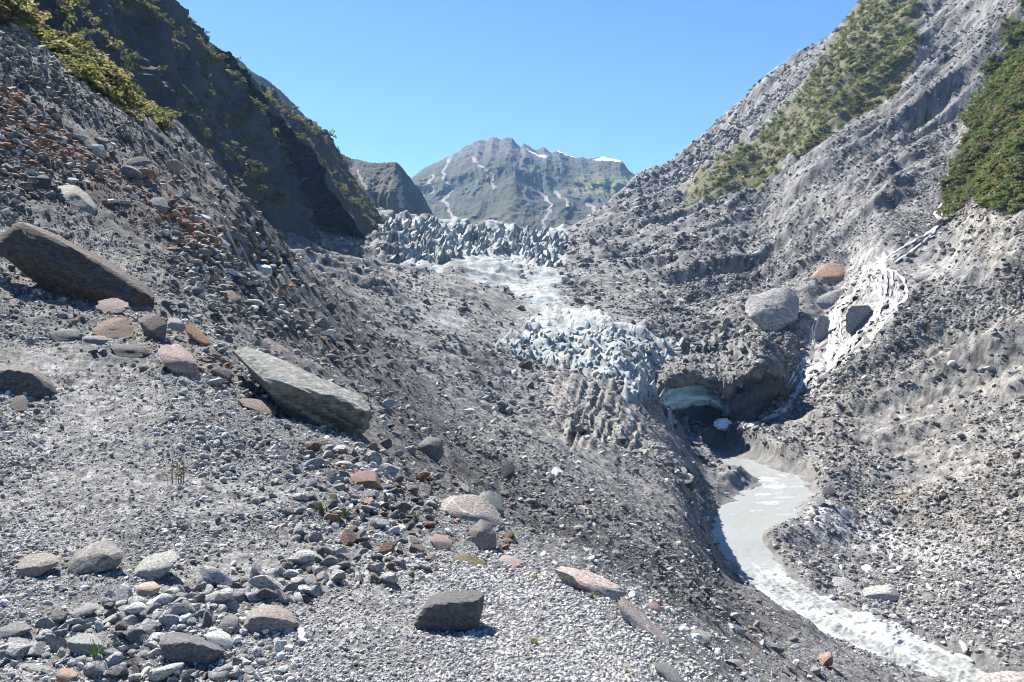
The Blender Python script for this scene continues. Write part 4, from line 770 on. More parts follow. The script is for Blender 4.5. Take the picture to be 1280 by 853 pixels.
ORD = ['nearest', 'second', 'third', 'fourth', 'fifth', 'sixth', 'seventh', 'eighth', 'ninth', 'tenth', 'eleventh', 'twelfth', 'thirteenth', 'fourteenth']
SHORT = {'cobble': 'cobble', 'rock': 'rock', 'stone': 'stone'}
buck = {}
for o_, shade, nm, where, x, y in LOOSE:
    m_ = min(MARKS, key=lambda q: math.hypot(q[0]-x, q[1]-y)); dx, dy = x-m_[0], y-m_[1]
    side = ('left of' if dx < 0 else 'right of') if abs(dx) > abs(dy) else ('above' if dy < 0 else 'below')
    buck.setdefault((shade, nm, side, m_[2]), []).append((math.hypot(dx, dy), o_, where))
for (shade, nm, side, mk), L in buck.items():
    for k, (dd, o_, where) in enumerate(sorted(L, key=lambda q: q[0])):
        tag(o_, f'{shade} {nm} {side} {mk}, {ORD[min(k, 13)]} of its shade' if len(L) > 1 else f'{shade} {nm} {side} {mk}, only one of its shade', nm, f'{nm}s: {where}')
print('rocks', time.time()-T0)

# ------------------------------------------------------------------ gravel: stones too many to count, scattered over the ground
hidden = bpy.data.collections.new('gravel_shapes')
for k in range(8):
    V, Fc = stone(300+k, 2, 9, (0.4, 0.55, 0.7, 0.8)[k % 4], 0.0, 0.5)
    me = mesh_np('gravel_shape', V, Fc, M_GRAVEL, False)
    hidden.objects.link(bpy.data.objects.new('gravel_shape.%03d' % k, me))
def scatter(name, P, scale, rot, tint, shapes, label=None):
    me = bpy.data.meshes.new(name); me.vertices.add(len(P)); me.vertices.foreach_set('co', np.asarray(P, np.float32).ravel())
    set_attr(me, 'size', scale, 'FLOAT_VECTOR'); set_attr(me, 'turn', rot, 'FLOAT_VECTOR'); set_attr(me, 'pick', np.random.RandomState(len(P)).randint(0, len(shapes.objects), len(P)), 'INT')
    set_attr(me, 'tint', np.c_[tint, np.ones(len(P))], 'FLOAT_COLOR')
    o = tag(link(bpy.data.objects.new(name, me)), label, kind='stuff')
    g = bpy.data.node_groups.new(name+'_nodes', 'GeometryNodeTree'); g.interface.new_socket('Geometry', in_out='INPUT', socket_type='NodeSocketGeometry'); g.interface.new_socket('Geometry', in_out='OUTPUT', socket_type='NodeSocketGeometry')
    i = g.nodes.new('NodeGroupInput'); u = g.nodes.new('NodeGroupOutput'); ip = g.nodes.new('GeometryNodeInstanceOnPoints'); ci = g.nodes.new('GeometryNodeCollectionInfo')
    ci.inputs['Collection'].default_value = shapes; ci.inputs['Separate Children'].default_value = True; ci.inputs['Reset Children'].default_value = True
    def na_(nm, t):
        a = g.nodes.new('GeometryNodeInputNamedAttribute'); a.data_type = t; a.inputs['Name'].default_value = nm; return a.outputs['Attribute']
    e2r = g.nodes.new('FunctionNodeEulerToRotation'); g.links.new(na_('turn', 'FLOAT_VECTOR'), e2r.inputs[0])
    g.links.new(i.outputs[0], ip.inputs['Points']); g.links.new(ci.outputs[0], ip.inputs['Instance']); ip.inputs['Pick Instance'].default_value = True
    g.links.new(na_('pick', 'INT'), ip.inputs['Instance Index']); g.links.new(e2r.outputs[0], ip.inputs['Rotation']); g.links.new(na_('size', 'FLOAT_VECTOR'), ip.inputs['Scale'])
    g.links.new(ip.outputs[0], u.inputs[0])
    md = o.modifiers.new('scatter', 'NODES'); md.node_group = g
    return o
rg_ = np.random.RandomState(5)
# weight of each ground cell: its share of the view, thinned on ice, water and scrub
dpx = np.diff(GX, axis=1)[:-1]; dpy = -np.diff(BPY, axis=0)[:, :-1]
W = np.clip(dpx, 0, 3)*np.clip(dpy, 0.15, 6)
c4 = lambda A: A[:-1, :-1]
W = W*(1-0.97*np.clip(c4(ice_all)*1.3+c4(lowice)+0.6*c4(fall), 0, 1))*(1-0.95*np.clip(c4(veg)*1.6, 0, 1))*(1-0.7*c4(mud))*(1-0.6*c4(till))*(1-0.75*c4(pale))
W = W*np.clip(0.85+0.8*np.where(c4(GD) < 30, c4(vn2(X/1.7, Y/2.3)+0.6*vn2(X/0.6, Y/0.8)), c4(vn2(X/17, Y/23)+0.6*vn2(X/6, Y/8))), 0.12, 2.2)*(1+0.7*(c4(GX) > 760)*(c4(GD) > 200)*(c4(veg) < .2))
W = W*(c4(rq) > 1.12)*(c4(GX) > -160)*(c4(GX) < 1420)
Wd = c4(GD); W = W*(1+0.8*(c4(GX) > 370)*(c4(GX) < 560)*(Wd > 150)*(Wd < 650)); W = W*np.where(Wd < 9, 1.6, 1.0)*np.where(Wd > 450, 0.7, 1.0)*(1+1.3*c4(coarse))
cum = np.cumsum(W.ravel()); NG = 480000
ids = np.searchsorted(cum, rg_.uniform(0, cum[-1], NG)); ri, cj = np.unravel_index(ids, W.shape)
a = rg_.uniform(size=NG); b = rg_.uniform(size=NG)
def lerp4(A): return (A[ri, cj]*(1-a)+A[ri, cj+1]*a)*(1-b)+(A[ri+1, cj]*(1-a)+A[ri+1, cj+1]*a)*b
P = np.stack([lerp4(X), lerp4(Y), lerp4(Z)], -1); D_ = lerp4(GD); PX_ = lerp4(GX); PY_ = lerp4(BPY); RU = lerp4(rust); BR = lerp4(brown)
smin = np.where(D_ < 9, 1.7, np.where(D_ > 250, 1.25, 1.5)); CO = lerp4(coarse); spx = smin*(1-rg_.uniform(size=NG)*0.995)**(-0.5-0.1*CO); spx = np.minimum(spx, np.where(D_ < 80, 16, np.where((D_ > 280) & (PX_ > 760), 6.0, 11))); spx = np.where((D_ < 12) & (PX_ < 420) & (PY_ < 740), np.minimum(spx*0.85, 12), spx)
patch = vn2(P[:, 0]/(0.12*D_+.05)+3, P[:, 1]/(0.2*D_+.05)); spx *= np.clip(1+0.5*patch, 0.6, 1.6)
flatg = (PX_ > 380) & (D_ < 6.3); fine_ = (PX_ > 490) & (D_ > 7.0) & (D_ < 75) & (PY_ > 420); tone_k = np.where(fine_, 0.85, 1.0); spx = np.where(fine_ & (spx > 2.2), 2.2+(spx-2.2)*0.5, spx)
spx = np.where(flatg, np.minimum(spx, 7.5), spx)
sz = spx/F*D_*0.5
P[:, 2] += sz*0.22
rot = np.stack([rg_.normal(size=NG)*.35, rg_.normal(size=NG)*.35, rg_.uniform(0, 6.28, NG)], -1)
sc = sz[:, None]*rg_.uniform(.8, 1.25, (NG, 3))
tone = np.exp(rg_.normal(size=NG)*0.38)*np.where(D_ < 12, np.where((PX_ < 420) & (PY_ < 760), 0.27, 0.35), np.where(D_ > 130, 0.185, np.where((PX_ < 520) & (D_ > 14), 0.185, 0.225)))*(1-0.28*CO)  # left slope and coarse rubble toned down, their shadow gaps put into the tint
tone = tone*tone_k; tone = np.where(rg_.uniform(size=NG) < 0.04, 0.5, tone); tone = np.clip(tone, 0.08, 0.56)
tint = np.stack([tone, tone*0.995, tone*0.985], -1)
warm = (rg_.uniform(size=NG) < 0.10)[:, None]; tint = np.where(warm, tint*np.array([1.08, .98, .88]), tint)
ru = (rg_.uniform(size=NG) < RU*0.65)[:, None]; tint = np.where(ru, np.stack([0.14+tone*.5, 0.07+tone*.28, 0.045+tone*.18], -1), tint)
tint = tint*(1-BR[:, None]*np.array([0.10, .14, .19]))
scatter('gravel', P, sc, rot, tint, hidden)
print('gravel', time.time()-T0)

# ------------------------------------------------------------------ the glacier: its snout with the meltwater cave, broken ice and the icefall
PXc = [806, 820, 838, 862, 886, 906, 930, 952, 968, 984]
lip = [500, 488, 475, 470, 477, 484, 470, 456, 462, 486]; bk = [470, 460, 448, 440, 432, 425, 418, 416, 424, 440]
ld = [190, 196, 203, 207, 208, 206, 206, 213, 222, 234]
rec = [512, 502, 489, 486, 489, 497, 482, 470, 474, 494]; mid_ = [522, 514, 501, 497, 498, 511, 502, 490, 488, 502]; bot = [540, 520, 511, 505, 505, 512, 530, 512, 500, 508]; flo = [572, 568, 562, 560, 557, 553, 549, 541, 532, 530]
rows = [[(x, y+6, 280) for x, y in zip(PXc, bk)], [(x, 0.55*y+0.45*l-3, 0.45*280+.55*d) for x, y, l, d in zip(PXc, bk, lip, ld)], [(x, l-2, d+7) for x, l, d in zip(PXc, lip, ld)], [(x, l+1, d) for x, l, d in zip(PXc, lip, ld)],
        [(x, y, d+5) for x, y, d in zip(PXc, rec, ld)], [(x, y, d+1) for x, y, d in zip(PXc, mid_, ld)], [(x, y, d+2.5+(6 if x > 935 else 0)) for x, y, d in zip(PXc, bot, ld)], [(x, y-2, d+11) for x, y, d in zip(PXc, bot, ld)], [(x, .5*y+.5*f, d+17) for x, y, f, d in zip(PXc, bot, flo, ld)], [(x, f+4, d+14) for x, f, d in zip(PXc, flo, ld)]]
G = smoothg(loft([[P3(*q) for q in L] for L in rows], 260, 260), 2); Nn = normals(G)
if Nn[130, 100, 1] > 0: Nn = -Nn
tv = np.linspace(0, 9, 260)[:, None]+0*G[..., 0]; pxg = CX+G[..., 0]/G[..., 1]*F
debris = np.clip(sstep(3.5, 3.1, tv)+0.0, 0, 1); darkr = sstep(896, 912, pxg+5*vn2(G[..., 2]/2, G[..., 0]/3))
rub = 2.6*fbm3(G, 11, 5, 0.62)+2.2*fbm3(G, 6, 5, 0.62, True)
flute = 1.5*fbm3(np.stack([G[..., 0], G[..., 1], G[..., 2]*0.2], -1), 3.0, 4, 0.6, True)
G = G+Nn*(rub*(0.32+0.68*debris+0.35*darkr)+flute*(0.35+darkr)*(1-debris))[..., None]
n = NT('snout_surface'); p = n.pos(); r1 = n.noise(p, 0.5, 12, 0.68); st = n.noise(n.scale(p, (0.4, 0.4, 1.6)), 0.7, 8, 0.6)
rub_c = n.mix(n.ramp(r1, [(0.35, 0.0), (0.65, 1.0)]), (0.06, 0.06, 0.062), (0.19, 0.188, 0.185))
ice_c = n.mix(n.ramp(st, [(0.36, 0.0), (0.66, 1.0)]), (0.50, 0.66, 0.68), (0.27, 0.42, 0.46)); drk = n.mix(n.ramp(r1, [(0.3, 0.0), (0.7, 1.0)]), (0.035, 0.037, 0.04), (0.09, 0.092, 0.095))  # drk: dark rock-like ice of the right wall, with its shadow painted in
ice_c = n.mix(n.attr('deep'), ice_c, (0.19, 0.33, 0.47)); c = n.mix(n.attr('rock_shade'), ice_c, drk)
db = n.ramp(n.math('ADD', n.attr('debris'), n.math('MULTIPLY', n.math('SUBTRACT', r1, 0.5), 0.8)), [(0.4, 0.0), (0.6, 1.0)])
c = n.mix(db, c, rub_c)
M_SNOUT = n.fin(c, 0.7, n.bump(r1, 0.6, 0.5))
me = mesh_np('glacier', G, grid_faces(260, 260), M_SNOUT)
for nm, v in (('debris', debris), ('rock_shade', darkr), ('deep', sstep(6.0, 6.9, tv))): set_attr(me, nm, v)
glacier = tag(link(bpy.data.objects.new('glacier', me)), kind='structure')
rk = np.random.RandomState(44); ww_ = debris[4:-4, 4:-4]*np.linalg.norm(np.cross(np.gradient(G, axis=0), np.gradient(G, axis=1)), axis=-1)[4:-4, 4:-4]; cum_ = np.cumsum(ww_.ravel()); i_, j_ = np.unravel_index(np.searchsorted(cum_, rk.uniform(0, cum_[-1], 2600)), ww_.shape)
s_ = 0.22*(1-rk.uniform(size=2600)*.995)**(-.5); tn_ = np.clip(np.exp(rk.normal(size=2600)*.4)*.15, .05, .4); g_c = G[i_+4, j_+4]
scatter('rubble', g_c, s_[:, None]*rk.uniform(.7, 1.3, (2600, 3)), np.stack([rk.normal(size=2600)*.4, rk.normal(size=2600)*.4, rk.uniform(0, 6.3, 2600)], -1), np.stack([tn_, tn_, tn_], -1), hidden)
ICEP = []
for k in range(14):
    r_ = np.random.RandomState(500+k); bm = bmesh.new()          # broken prisms: a jittered base, a slanting smaller top, one or two chipped corners
    m_ = r_.randint(4, 7); an = np.sort(r_.uniform(0, 6.28, m_)+np.arange(m_)*0.0) if False else np.arange(m_)*6.283/m_+r_.uniform(-.35, .35, m_)
    sl = r_.normal(size=2)*.45; tp = r_.uniform(.35, .9); sh = r_.normal(size=2)*.3
    for q in range(m_):
        c_, s_ = math.cos(an[q]), math.sin(an[q]); bm.verts.new((c_*r_.uniform(.8, 1.1), s_*r_.uniform(.8, 1.1), -1)); bm.verts.new((sh[0]+c_*tp, sh[1]+s_*tp, .75+sl[0]*c_+sl[1]*s_))
        bm.verts.new((c_*1.0*r_.uniform(.7, 1.1)+sh[0]*.5, s_*r_.uniform(.7, 1.1)+sh[1]*.5, r_.uniform(-.3, .3)))
    bmesh.ops.convex_hull(bm, input=bm.verts[:]); bmesh.ops.delete(bm, geom=[v for v in bm.verts if not v.link_faces], context='VERTS')
    me = bpy.data.meshes.new('ice_shape'); bm.to_mesh(me); bm.free(); me.materials.append(M_ICE); ICEP.append(me)
ri_ = np.random.RandomState(77)
def ice_piece(name, x, y, d, w, h, tone, dirt, lean=0.2, sink=0.2):
    P = P3(x, y, d); s = d/F
    o = link(bpy.data.objects.new(name, ICEP[ri_.randint(14)]), glacier)
    o.location = (P[0], P[1]+w*s*.3, P[2]+h*s*(0.5-sink)); o.scale = (w*s*.55, w*s*ri_.uniform(.5, .9), h*s*.5)
    o.rotation_euler = (ri_.normal()*lean-.12, ri_.normal()*lean+.18, ri_.uniform(-.4, .4)); o.color = (tone[0], tone[1], tone[2], dirt)
def sample(poly, cnt, fn, mind):
    xs = [q[0] for q in poly]; ys_ = [q[1] for q in poly]; L = []; t = 0
    while len(L) < cnt and t < cnt*40:
        t += 1; x = ri_.uniform(min(xs), max(xs)); y = ri_.uniform(min(ys_), max(ys_))
        if inpoly(x, y, poly) and all(abs(x-u)/mind+abs(y-v)/(mind*.8) > 1 for u, v in L): L.append((x, y))
    for x, y in sorted(L, key=lambda q: q[1]): fn(x, y)
WH, BL, GY = (1, 1, 1), (.74, .88, .94), (.66, .66, .66)
def serac(x, y):
    edge = sstep(455, 545, x)*sstep(722, 690, x)
    d = depth_at(x, y, 380); dirty = 0.98-0.52*edge+ri_.normal()*.15
    tone = BL if ri_.uniform() < 0.3 else (WH if ri_.uniform() < .6 else GY)
    ice_piece('serac', x, y, d, 3.6*2.2**ri_.uniform(), 7*2.0**ri_.uniform()*(0.7+0.5*edge), tone, dirty, .2, .38)
sample([(480, 275), (540, 280), (600, 289), (690, 292), (712, 304), (700, 330), (690, 338), (660, 325), (600, 318), (560, 326), (500, 330), (470, 315)], 295, serac, 4.6)
def block(x, y):
    if y < 414 and x < 745: return
    d = depth_at(x, y, 150); lo = sstep(880, 790, x)*(0.75+0.45*vn2(np.array([x/26.0]), np.array([y/13.0]))[0])
    tone = (WH, WH, BL, BL, GY)[ri_.randint(5)]
    if x < 690 and y > 425: tone = BL
    ice_piece('ice_block', x, y, d, 3.5*2.6**ri_.uniform(), 3.5*2.8**ri_.uniform(), tone, 0.85-0.33*lo+ri_.normal()*.12, .24, .42)
sample([(622, 440), (655, 425), (672, 404), (690, 395), (725, 396), (760, 408), (800, 420), (842, 434), (856, 448), (836, 468), (816, 486), (806, 505), (790, 494), (760, 476), (700, 457), (645, 450)], 290, block, 5.6)
def rubble_block(x, y):
    ice_piece('ice_block', x, y, depth_at(x, y, 180), ri_.uniform(7, 15), ri_.uniform(7, 13), (.75, .75, .75), 1.3, .5)
sample([(835, 440), (880, 425), (950, 420), (972, 440), (950, 455), (900, 470), (860, 462)], 60, rubble_block, 8)
for x, y, d, w, h, tone, dt in ((826, 520, 181, 16, 40, (.95, .93, .9), .58), (836, 538, 179, 15, 36, (.8, .8, .78), .62), (846, 556, 180, 15, 34, (.5, .52, .5), .85), (816, 500, 184, 18, 30, WH, .5)): ice_piece('ice_fin', x, y, d, w, h, tone, dt, .12)
for x, y in ((1, 0),):
    pass
n = NT('old_snow'); M_SNOWB = n.fin((0.82, 0.82, 0.80), 0.7, n.bump(n.noise(n.pos(), 1.5, 6), 0.5, 0.2))
o = hull_rock('snow_patch', [P3(*q) for q in ((892, 531, 204), (900, 523, 206), (908, 524, 206), (916, 531, 205), (914, 535, 202), (896, 536, 202), (905, 528, 210), (905, 540, 206))], 900, 4, 20, .22, mat=M_SNOWB)
tag(o, 'small white snow patch at the mouth of the ice cave', 'snow patch')
print('ice', time.time()-T0)

# ------------------------------------------------------------------ waterfall and stream: braided ribbons draped on the rock
n = NT('white_water'); cu = n.n('ShaderNodeCombineXYZ'); n.l(n.attr('across'), cu.inputs[0]); n.l(n.attr('along'), cu.inputs[1])
f1 = n.noise(n.scale(cu.outputs[0], (1.0, 0.16, 1)), 1.1, 6, 0.65, 0.3); f2 = n.noise(n.scale(cu.outputs[0], (1, 0.5, 1)), 0.5, 4, 0.6)
ff = n.math('ADD', n.math('ADD', f1, n.math('MULTIPLY', n.math('SUBTRACT', f2, 0.5), 0.7)), n.attr('body'))
M_FALL = n.fin(n.mix(n.ramp(ff, [(0.52, 0.0), (0.66, 1.0)]), n.mix(f2, (0.12, 0.118, 0.115), (0.21, 0.207, 0.203)), (0.56, 0.57, 0.575)), 0.5, n.bump(ff, 0.35, 0.3))
ST = [([(1196, 225), (1186, 240), (1178, 255), (1168, 268), (1178, 280), (1165, 290), (1152, 297), (1143, 302), (1126, 312), (1106, 324), (1088, 334)], 4), ([(1182, 262), (1174, 276), (1168, 292), (1150, 306), (1135, 318), (1118, 330)], 3),
      ([(1082, 334), (1078, 346), (1073, 360)], 5), ([(1088, 334), (1104, 338), (1120, 341), (1130, 352), (1134, 368), (1130, 378), (1120, 382)], 5), ([(1092, 337), (1096, 352), (1101, 368), (1103, 380)], 5), ([(1105, 338), (1109, 354), (1107, 370), (1103, 380)], 6), ([(1114, 341), (1116, 356), (1112, 372), (1106, 380)], 4), ([(1086, 336), (1088, 348), (1094, 360), (1100, 374)], 3),
      ([(1103, 378), (1100, 390), (1093, 400), (1084, 408), (1072, 416), (1066, 426), (1060, 436), (1046, 448), (1041, 458), (1032, 466)], 6), ([(1120, 380), (1112, 392), (1104, 405), (1098, 416), (1088, 420)], 5), ([(1098, 392), (1102, 402), (1097, 412)], 4),
      ([(1072, 362), (1060, 378), (1046, 385), (1040, 395), (1038, 408), (1043, 420), (1050, 430), (1055, 434)], 4), ([(1040, 394), (1034, 410), (1037, 425), (1035, 440), (1031, 452)], 5), ([(1046, 388), (1052, 400), (1050, 414), (1054, 430)], 3),
      ([(1044, 434), (1036, 446), (1030, 456), (1012, 463), (1004, 476), (997, 490), (989, 502)], 10), ([(1012, 452), (1000, 468), (990, 482), (985, 492)], 4), ([(1006, 450), (994, 466), (984, 484)], 3), ([(1020, 400), (1014, 415), (1016, 432)], 3),
      ([(990, 500), (985, 511), (973, 518), (960, 524), (946, 530), (934, 535), (922, 541)], 8), ([(978, 514), (960, 518), (944, 526)], 4)]
ST += [([(1082, 333), (1080, 348), (1076, 362)], 14), ([(1096, 336), (1098, 352), (1101, 370), (1102, 384)], 20), ([(1118, 340), (1122, 356), (1122, 372), (1116, 386)], 22), ([(1150, 296), (1128, 312), (1106, 326), (1090, 336)], 16), ([(1100, 380), (1088, 404), (1068, 420), (1050, 444), (1034, 462)], 17),
       ([(1072, 364), (1050, 384), (1042, 405), (1040, 432), (1032, 458)], 15), ([(1022, 398), (1014, 425), (1008, 452), (992, 480)], 15), ([(1034, 452), (1008, 472), (992, 500), (982, 514)], 18), ([(1118, 384), (1104, 408), (1086, 424)], 14), ([(986, 508), (962, 524), (936, 536)], 13)]
VV, FF, AT = [], [], []
rw = np.random.RandomState(9)
for L, wpx in ST:
    A = np.array(L, float); t = np.linspace(0, len(A)-1, len(A)*7); i = np.floor(t).astype(int).clip(0, len(A)-2); f = (t-i)[:, None]; A = A[i]*(1-f)+A[i+1]*f
    A[:, 0] += 1.3*vn2(A[:, 1]/4+wpx, A[:, 0]/9); tg = np.gradient(A, axis=0); tg /= np.linalg.norm(tg, axis=1)[:, None]; nn = np.stack([-tg[:, 1], tg[:, 0]], -1)
    ww = wpx*0.5*(0.8+0.5*vn2(A[:, 1]/5, A[:, 0]/5+wpx))
    us = (np.arange(5)-2)/2.0
    GP = A[:, None, :]+nn[:, None, :]*us[None, :, None]*ww[:, None, None]
    DD = np.array([[depth_at(x, y, 150) for x, y in row] for row in GP])
    for j in range(5):          # the film follows the rock, bridging only its smallest hollows
        q = np.pad(DD[:, j], 4, 'edge'); med = np.median(np.stack([q[o_:o_+len(A)] for o_ in range(9)]), axis=0); DD[:, j] = np.convolve(np.pad(med, 2, 'edge'), np.ones(5)/5, 'valid')
    DD = 0.5*DD+0.5*((DD+np.roll(DD, 1, 1)+np.roll(DD, -1, 1))/3 if False else (DD.mean(1, keepdims=True)+(DD[:, 4:5]-DD[:, 0:1])*us[None, :]*0.5))
    base = len(VV)
    for k in range(len(A)):
        for j in range(5):
            u = us[j]; x, y = GP[k, j]; p_ = P3(x, y, DD[k, j]); p_[2] += (0.28 if wpx > 11 else 0.5)-0.12*u*u
            VV.append(p_); AT.append((u*wpx*0.5+wpx*7.7, k*0.9+wpx*31, (0.07 if wpx > 11 else 0.26)-(0.4 if wpx > 11 else 0.3)*u*u))
    FF += [[base+k*5+j, base+k*5+j+1, base+k*5+j+6, base+k*5+j+5] for k in range(len(A)-1) for j in range(4)]
me = mesh_np('waterfall', VV, FF, M_FALL); AT = np.array(AT)
for k, nm in enumerate(('across', 'along', 'body')): set_attr(me, nm, AT[:, k])
tag(link(bpy.data.objects.new('waterfall', me)), kind='structure')

# ------------------------------------------------------------------ scrub on the slopes
n = NT('leaf_surface'); tn = n.attr('tint', 'INSTANCER', 'Color'); rv = n.noise(n.obj(), 2.0, 3)
lc = n.mix(1.0, tn, n.ramp(rv, [(0.35, 0.65), (0.65, 1.35)]), 'MULTIPLY'); M_LEAF = n.fin(lc, 0.75)
tl = n.n('ShaderNodeBsdfTranslucent'); n.l(lc, tl.inputs[0]); ms = n.n('ShaderNodeMixShader'); ms.inputs[0].default_value = 0.45; n.l(n.b.outputs[0], ms.inputs[1]); n.l(tl.outputs[0], ms.inputs[2]); n.l(ms.outputs[0], n.out.inputs[0])
bushes = bpy.data.collections.new('bush_shapes'); rb = np.random.RandomState(3)
for k in range(5):
    nlf = 150; V = []; Fq = []
    lobes = rb.normal(size=(6, 3))*np.array([.45, .45, .22])
    for q in range(nlf):
        c0 = lobes[q % 6]; dr = rb.normal(size=3); dr /= np.linalg.norm(dr); dr[2] = abs(dr[2])*.9-.1
        c0 = c0+dr*rb.uniform(.35, .6); a1 = dr+np.array([0, 0, .7])+rb.normal(size=3)*.5; a1 /= np.linalg.norm(a1); t1 = np.cross(a1, rb.normal(size=3)); t1 /= np.linalg.norm(t1); t2 = np.cross(a1, t1)
        s_ = rb.uniform(.10, .19); b0 = len(V)
        V += [c0+t1*s_*1.3, c0+t2*s_*.7+a1*s_*.2, c0-t1*s_*1.3, c0-t2*s_*.7-a1*s_*.2]; Fq.append([b0, b0+1, b0+2, b0+3])
    bushes.objects.link(bpy.data.objects.new('bush_shape.%03d' % k, mesh_np('bush_shape', V, Fq, M_LEAF, False)))
Wv = np.clip(dpx, 0, 3)*np.clip(np.abs(dpy), 0.3, 6)*np.clip(c4(veg)*1.35-0.45+0.75*c4(vn2(GX/15+0.5*BPY/15, BPY/8-0.4*GX/12))+0.55*c4(vn2(GX/6, BPY/4)), 0.0, 1)*(c4(veg) > 0.12)
def sow(name, M, cnt, smin, smax, cols, seed):
    r = np.random.RandomState(seed); cum = np.cumsum((Wv*M).ravel()); ids = np.searchsorted(cum, r.uniform(0, cum[-1], cnt)); i, j = np.unravel_index(ids, Wv.shape)
    P = np.stack([X[i, j], Y[i, j], Z[i, j]], -1)+r.normal(size=(cnt, 3))*np.array([.3, .3, 0])*smin; s = smin*(smax/smin)**r.uniform(size=cnt)
    cl = np.array(cols)[r.randint(0, len(cols), cnt)]*r.uniform(.75, 1.25, (cnt, 1))
    big = vn2(P[:, 0]/30, P[:, 1]/40); cl = cl*(1+0.25*big[:, None]); P[:, 2] += s*.1
    scatter(name, P, s[:, None]*r.uniform(.8, 1.2, (cnt, 3))*np.array([1, 1, .8]), np.stack([r.normal(size=cnt)*.2, r.normal(size=cnt)*.2, r.uniform(0, 6.3, cnt)], -1), cl, bushes)
sow('scrub', (Wd > 130)*np.where(c4(GX) > 1170, 1.5, 0.62), 14000, 0.9, 3.0, [(.15, .19, .055), (.19, .20, .07), (.12, .18, .045), (.23, .205, .09)], 1)
sow('scrub', (Wd < 120)*1.0, 1500, 0.5, 1.5, [(.26, .24, .09), (.20, .21, .07), (.17, .19, .065), (.30, .26, .13)], 2)
def sow_cliff(G, cnt, smin, smax, seed, top):
    r = np.random.RandomState(seed); Nn = normals(G); Nn *= np.sign(Nn[len(G)//2, 40, 0]); pz = np.clip(Nn[..., 2]-0.30, 0, 1)*np.clip(vn3(G[..., 0]/26, G[..., 1]/26, G[..., 2]/26)+0.15, 0, 1)+0.02+top*sstep(138, 158, G[..., 2])
    area = np.linalg.norm(np.cross(np.gradient(G, axis=0), np.gradient(G, axis=1)), axis=-1); w_ = (pz*area)[2:-2, 2:-2]; cum = np.cumsum(w_.ravel()); i, j = np.unravel_index(np.searchsorted(cum, r.uniform(0, cum[-1], cnt)), w_.shape)
    P = G[i+2, j+2]+r.normal(size=(cnt, 3))*.8; s = smin*(smax/smin)**r.uniform(size=cnt)
    cl = np.array([(.13, .145, .05), (.17, .16, .065), (.09, .11, .035)])[r.randint(0, 3, cnt)]*r.uniform(.7, 1.3, (cnt, 1))
    scatter('scrub', P, s[:, None]*r.uniform(.8, 1.2, (cnt, 3)), np.stack([r.normal(size=cnt)*.3, r.normal(size=cnt)*.3, r.uniform(0, 6.3, cnt)], -1), cl, bushes)
sow_cliff(CL1, 5200, 1.2, 3.4, 11, 0.0); sow_cliff(CL2, 3000, 1.6, 3.6, 12, 0.5)
print('scrub', time.time()-T0)

# ------------------------------------------------------------------ small plants of the foreground
def blade_plant(name, label, px, py, hpx, nb, cols, cat, spread=0.6, leafy=False, seed=0, wide=0.05):
    r = np.random.RandomState(seed); d = depth_at(px, py); h = hpx/F*d; P = P3(px, py, d)
    V, Fq, ci = [], [], []
    for k in range(nb):
        az = r.uniform(0, 6.28); ln = h*r.uniform(.55, 1.1); sp = spread*r.uniform(.3, 1.2); w = h*wide*r.uniform(.7, 1.3)
        sd = np.array([-math.sin(az), math.cos(az), 0]); b0 = len(V); ox = np.array([r.normal()*h*.12, r.normal()*h*.12, -0.02*h])
        for q in range(6):
            t = q/5; cpos = ox+np.array([math.cos(az)*sp*ln*t**1.6, math.sin(az)*sp*ln*t**1.6, ln*(t-0.35*sp*t*t)])
            ww = w*(1-t*.9)
            V += [cpos-sd*ww, cpos+sd*ww]
        Fq += [[b0+2*q, b0+2*q+1, b0+2*q+3, b0+2*q+2] for q in range(5)]
        if leafy:
            for q in range(9):
                t = r.uniform(.25, 1); cpos = ox+np.array([math.cos(az)*sp*ln*t**1.6, math.sin(az)*sp*ln*t**1.6, ln*(t-0.35*sp*t*t)]); e1 = r.normal(size=3); e1 /= np.linalg.norm(e1); e2 = np.cross(e1, r.normal(size=3)); e2 /= np.linalg.norm(e2); l_ = h*r.uniform(.05, .09); b1 = len(V)
                V += [cpos, cpos+e1*l_*.5+e2*l_*.25, cpos+e1*l_, cpos+e1*l_*.5-e2*l_*.25]; Fq.append([b1, b1+1, b1+2, b1+3])
    mt = NT(name+'_green'); m_ = mt.fin(mt.mix(mt.noise(mt.obj(), 8/h*.2, 2), cols[0], cols[1]), 0.6)
    o = link(bpy.data.objects.new(name, mesh_np(name, V, Fq, m_, False))); o.location = P; return tag(o, label, cat)
blade_plant('grass_tuft', 'bright green long-bladed grass tuft among the bottom left cobbles', 121, 824, 36, 12, ((.10, .17, .03), (.17, .25, .06)), 'grass', .7, seed=1, wide=.035)
blade_plant('shrub', 'thin pale green shrub alone on the gravel below the great slab', 222, 604, 46, 16, ((.15, .15, .07), (.21, .20, .11)), 'shrub', .45, True, seed=2, wide=.012)
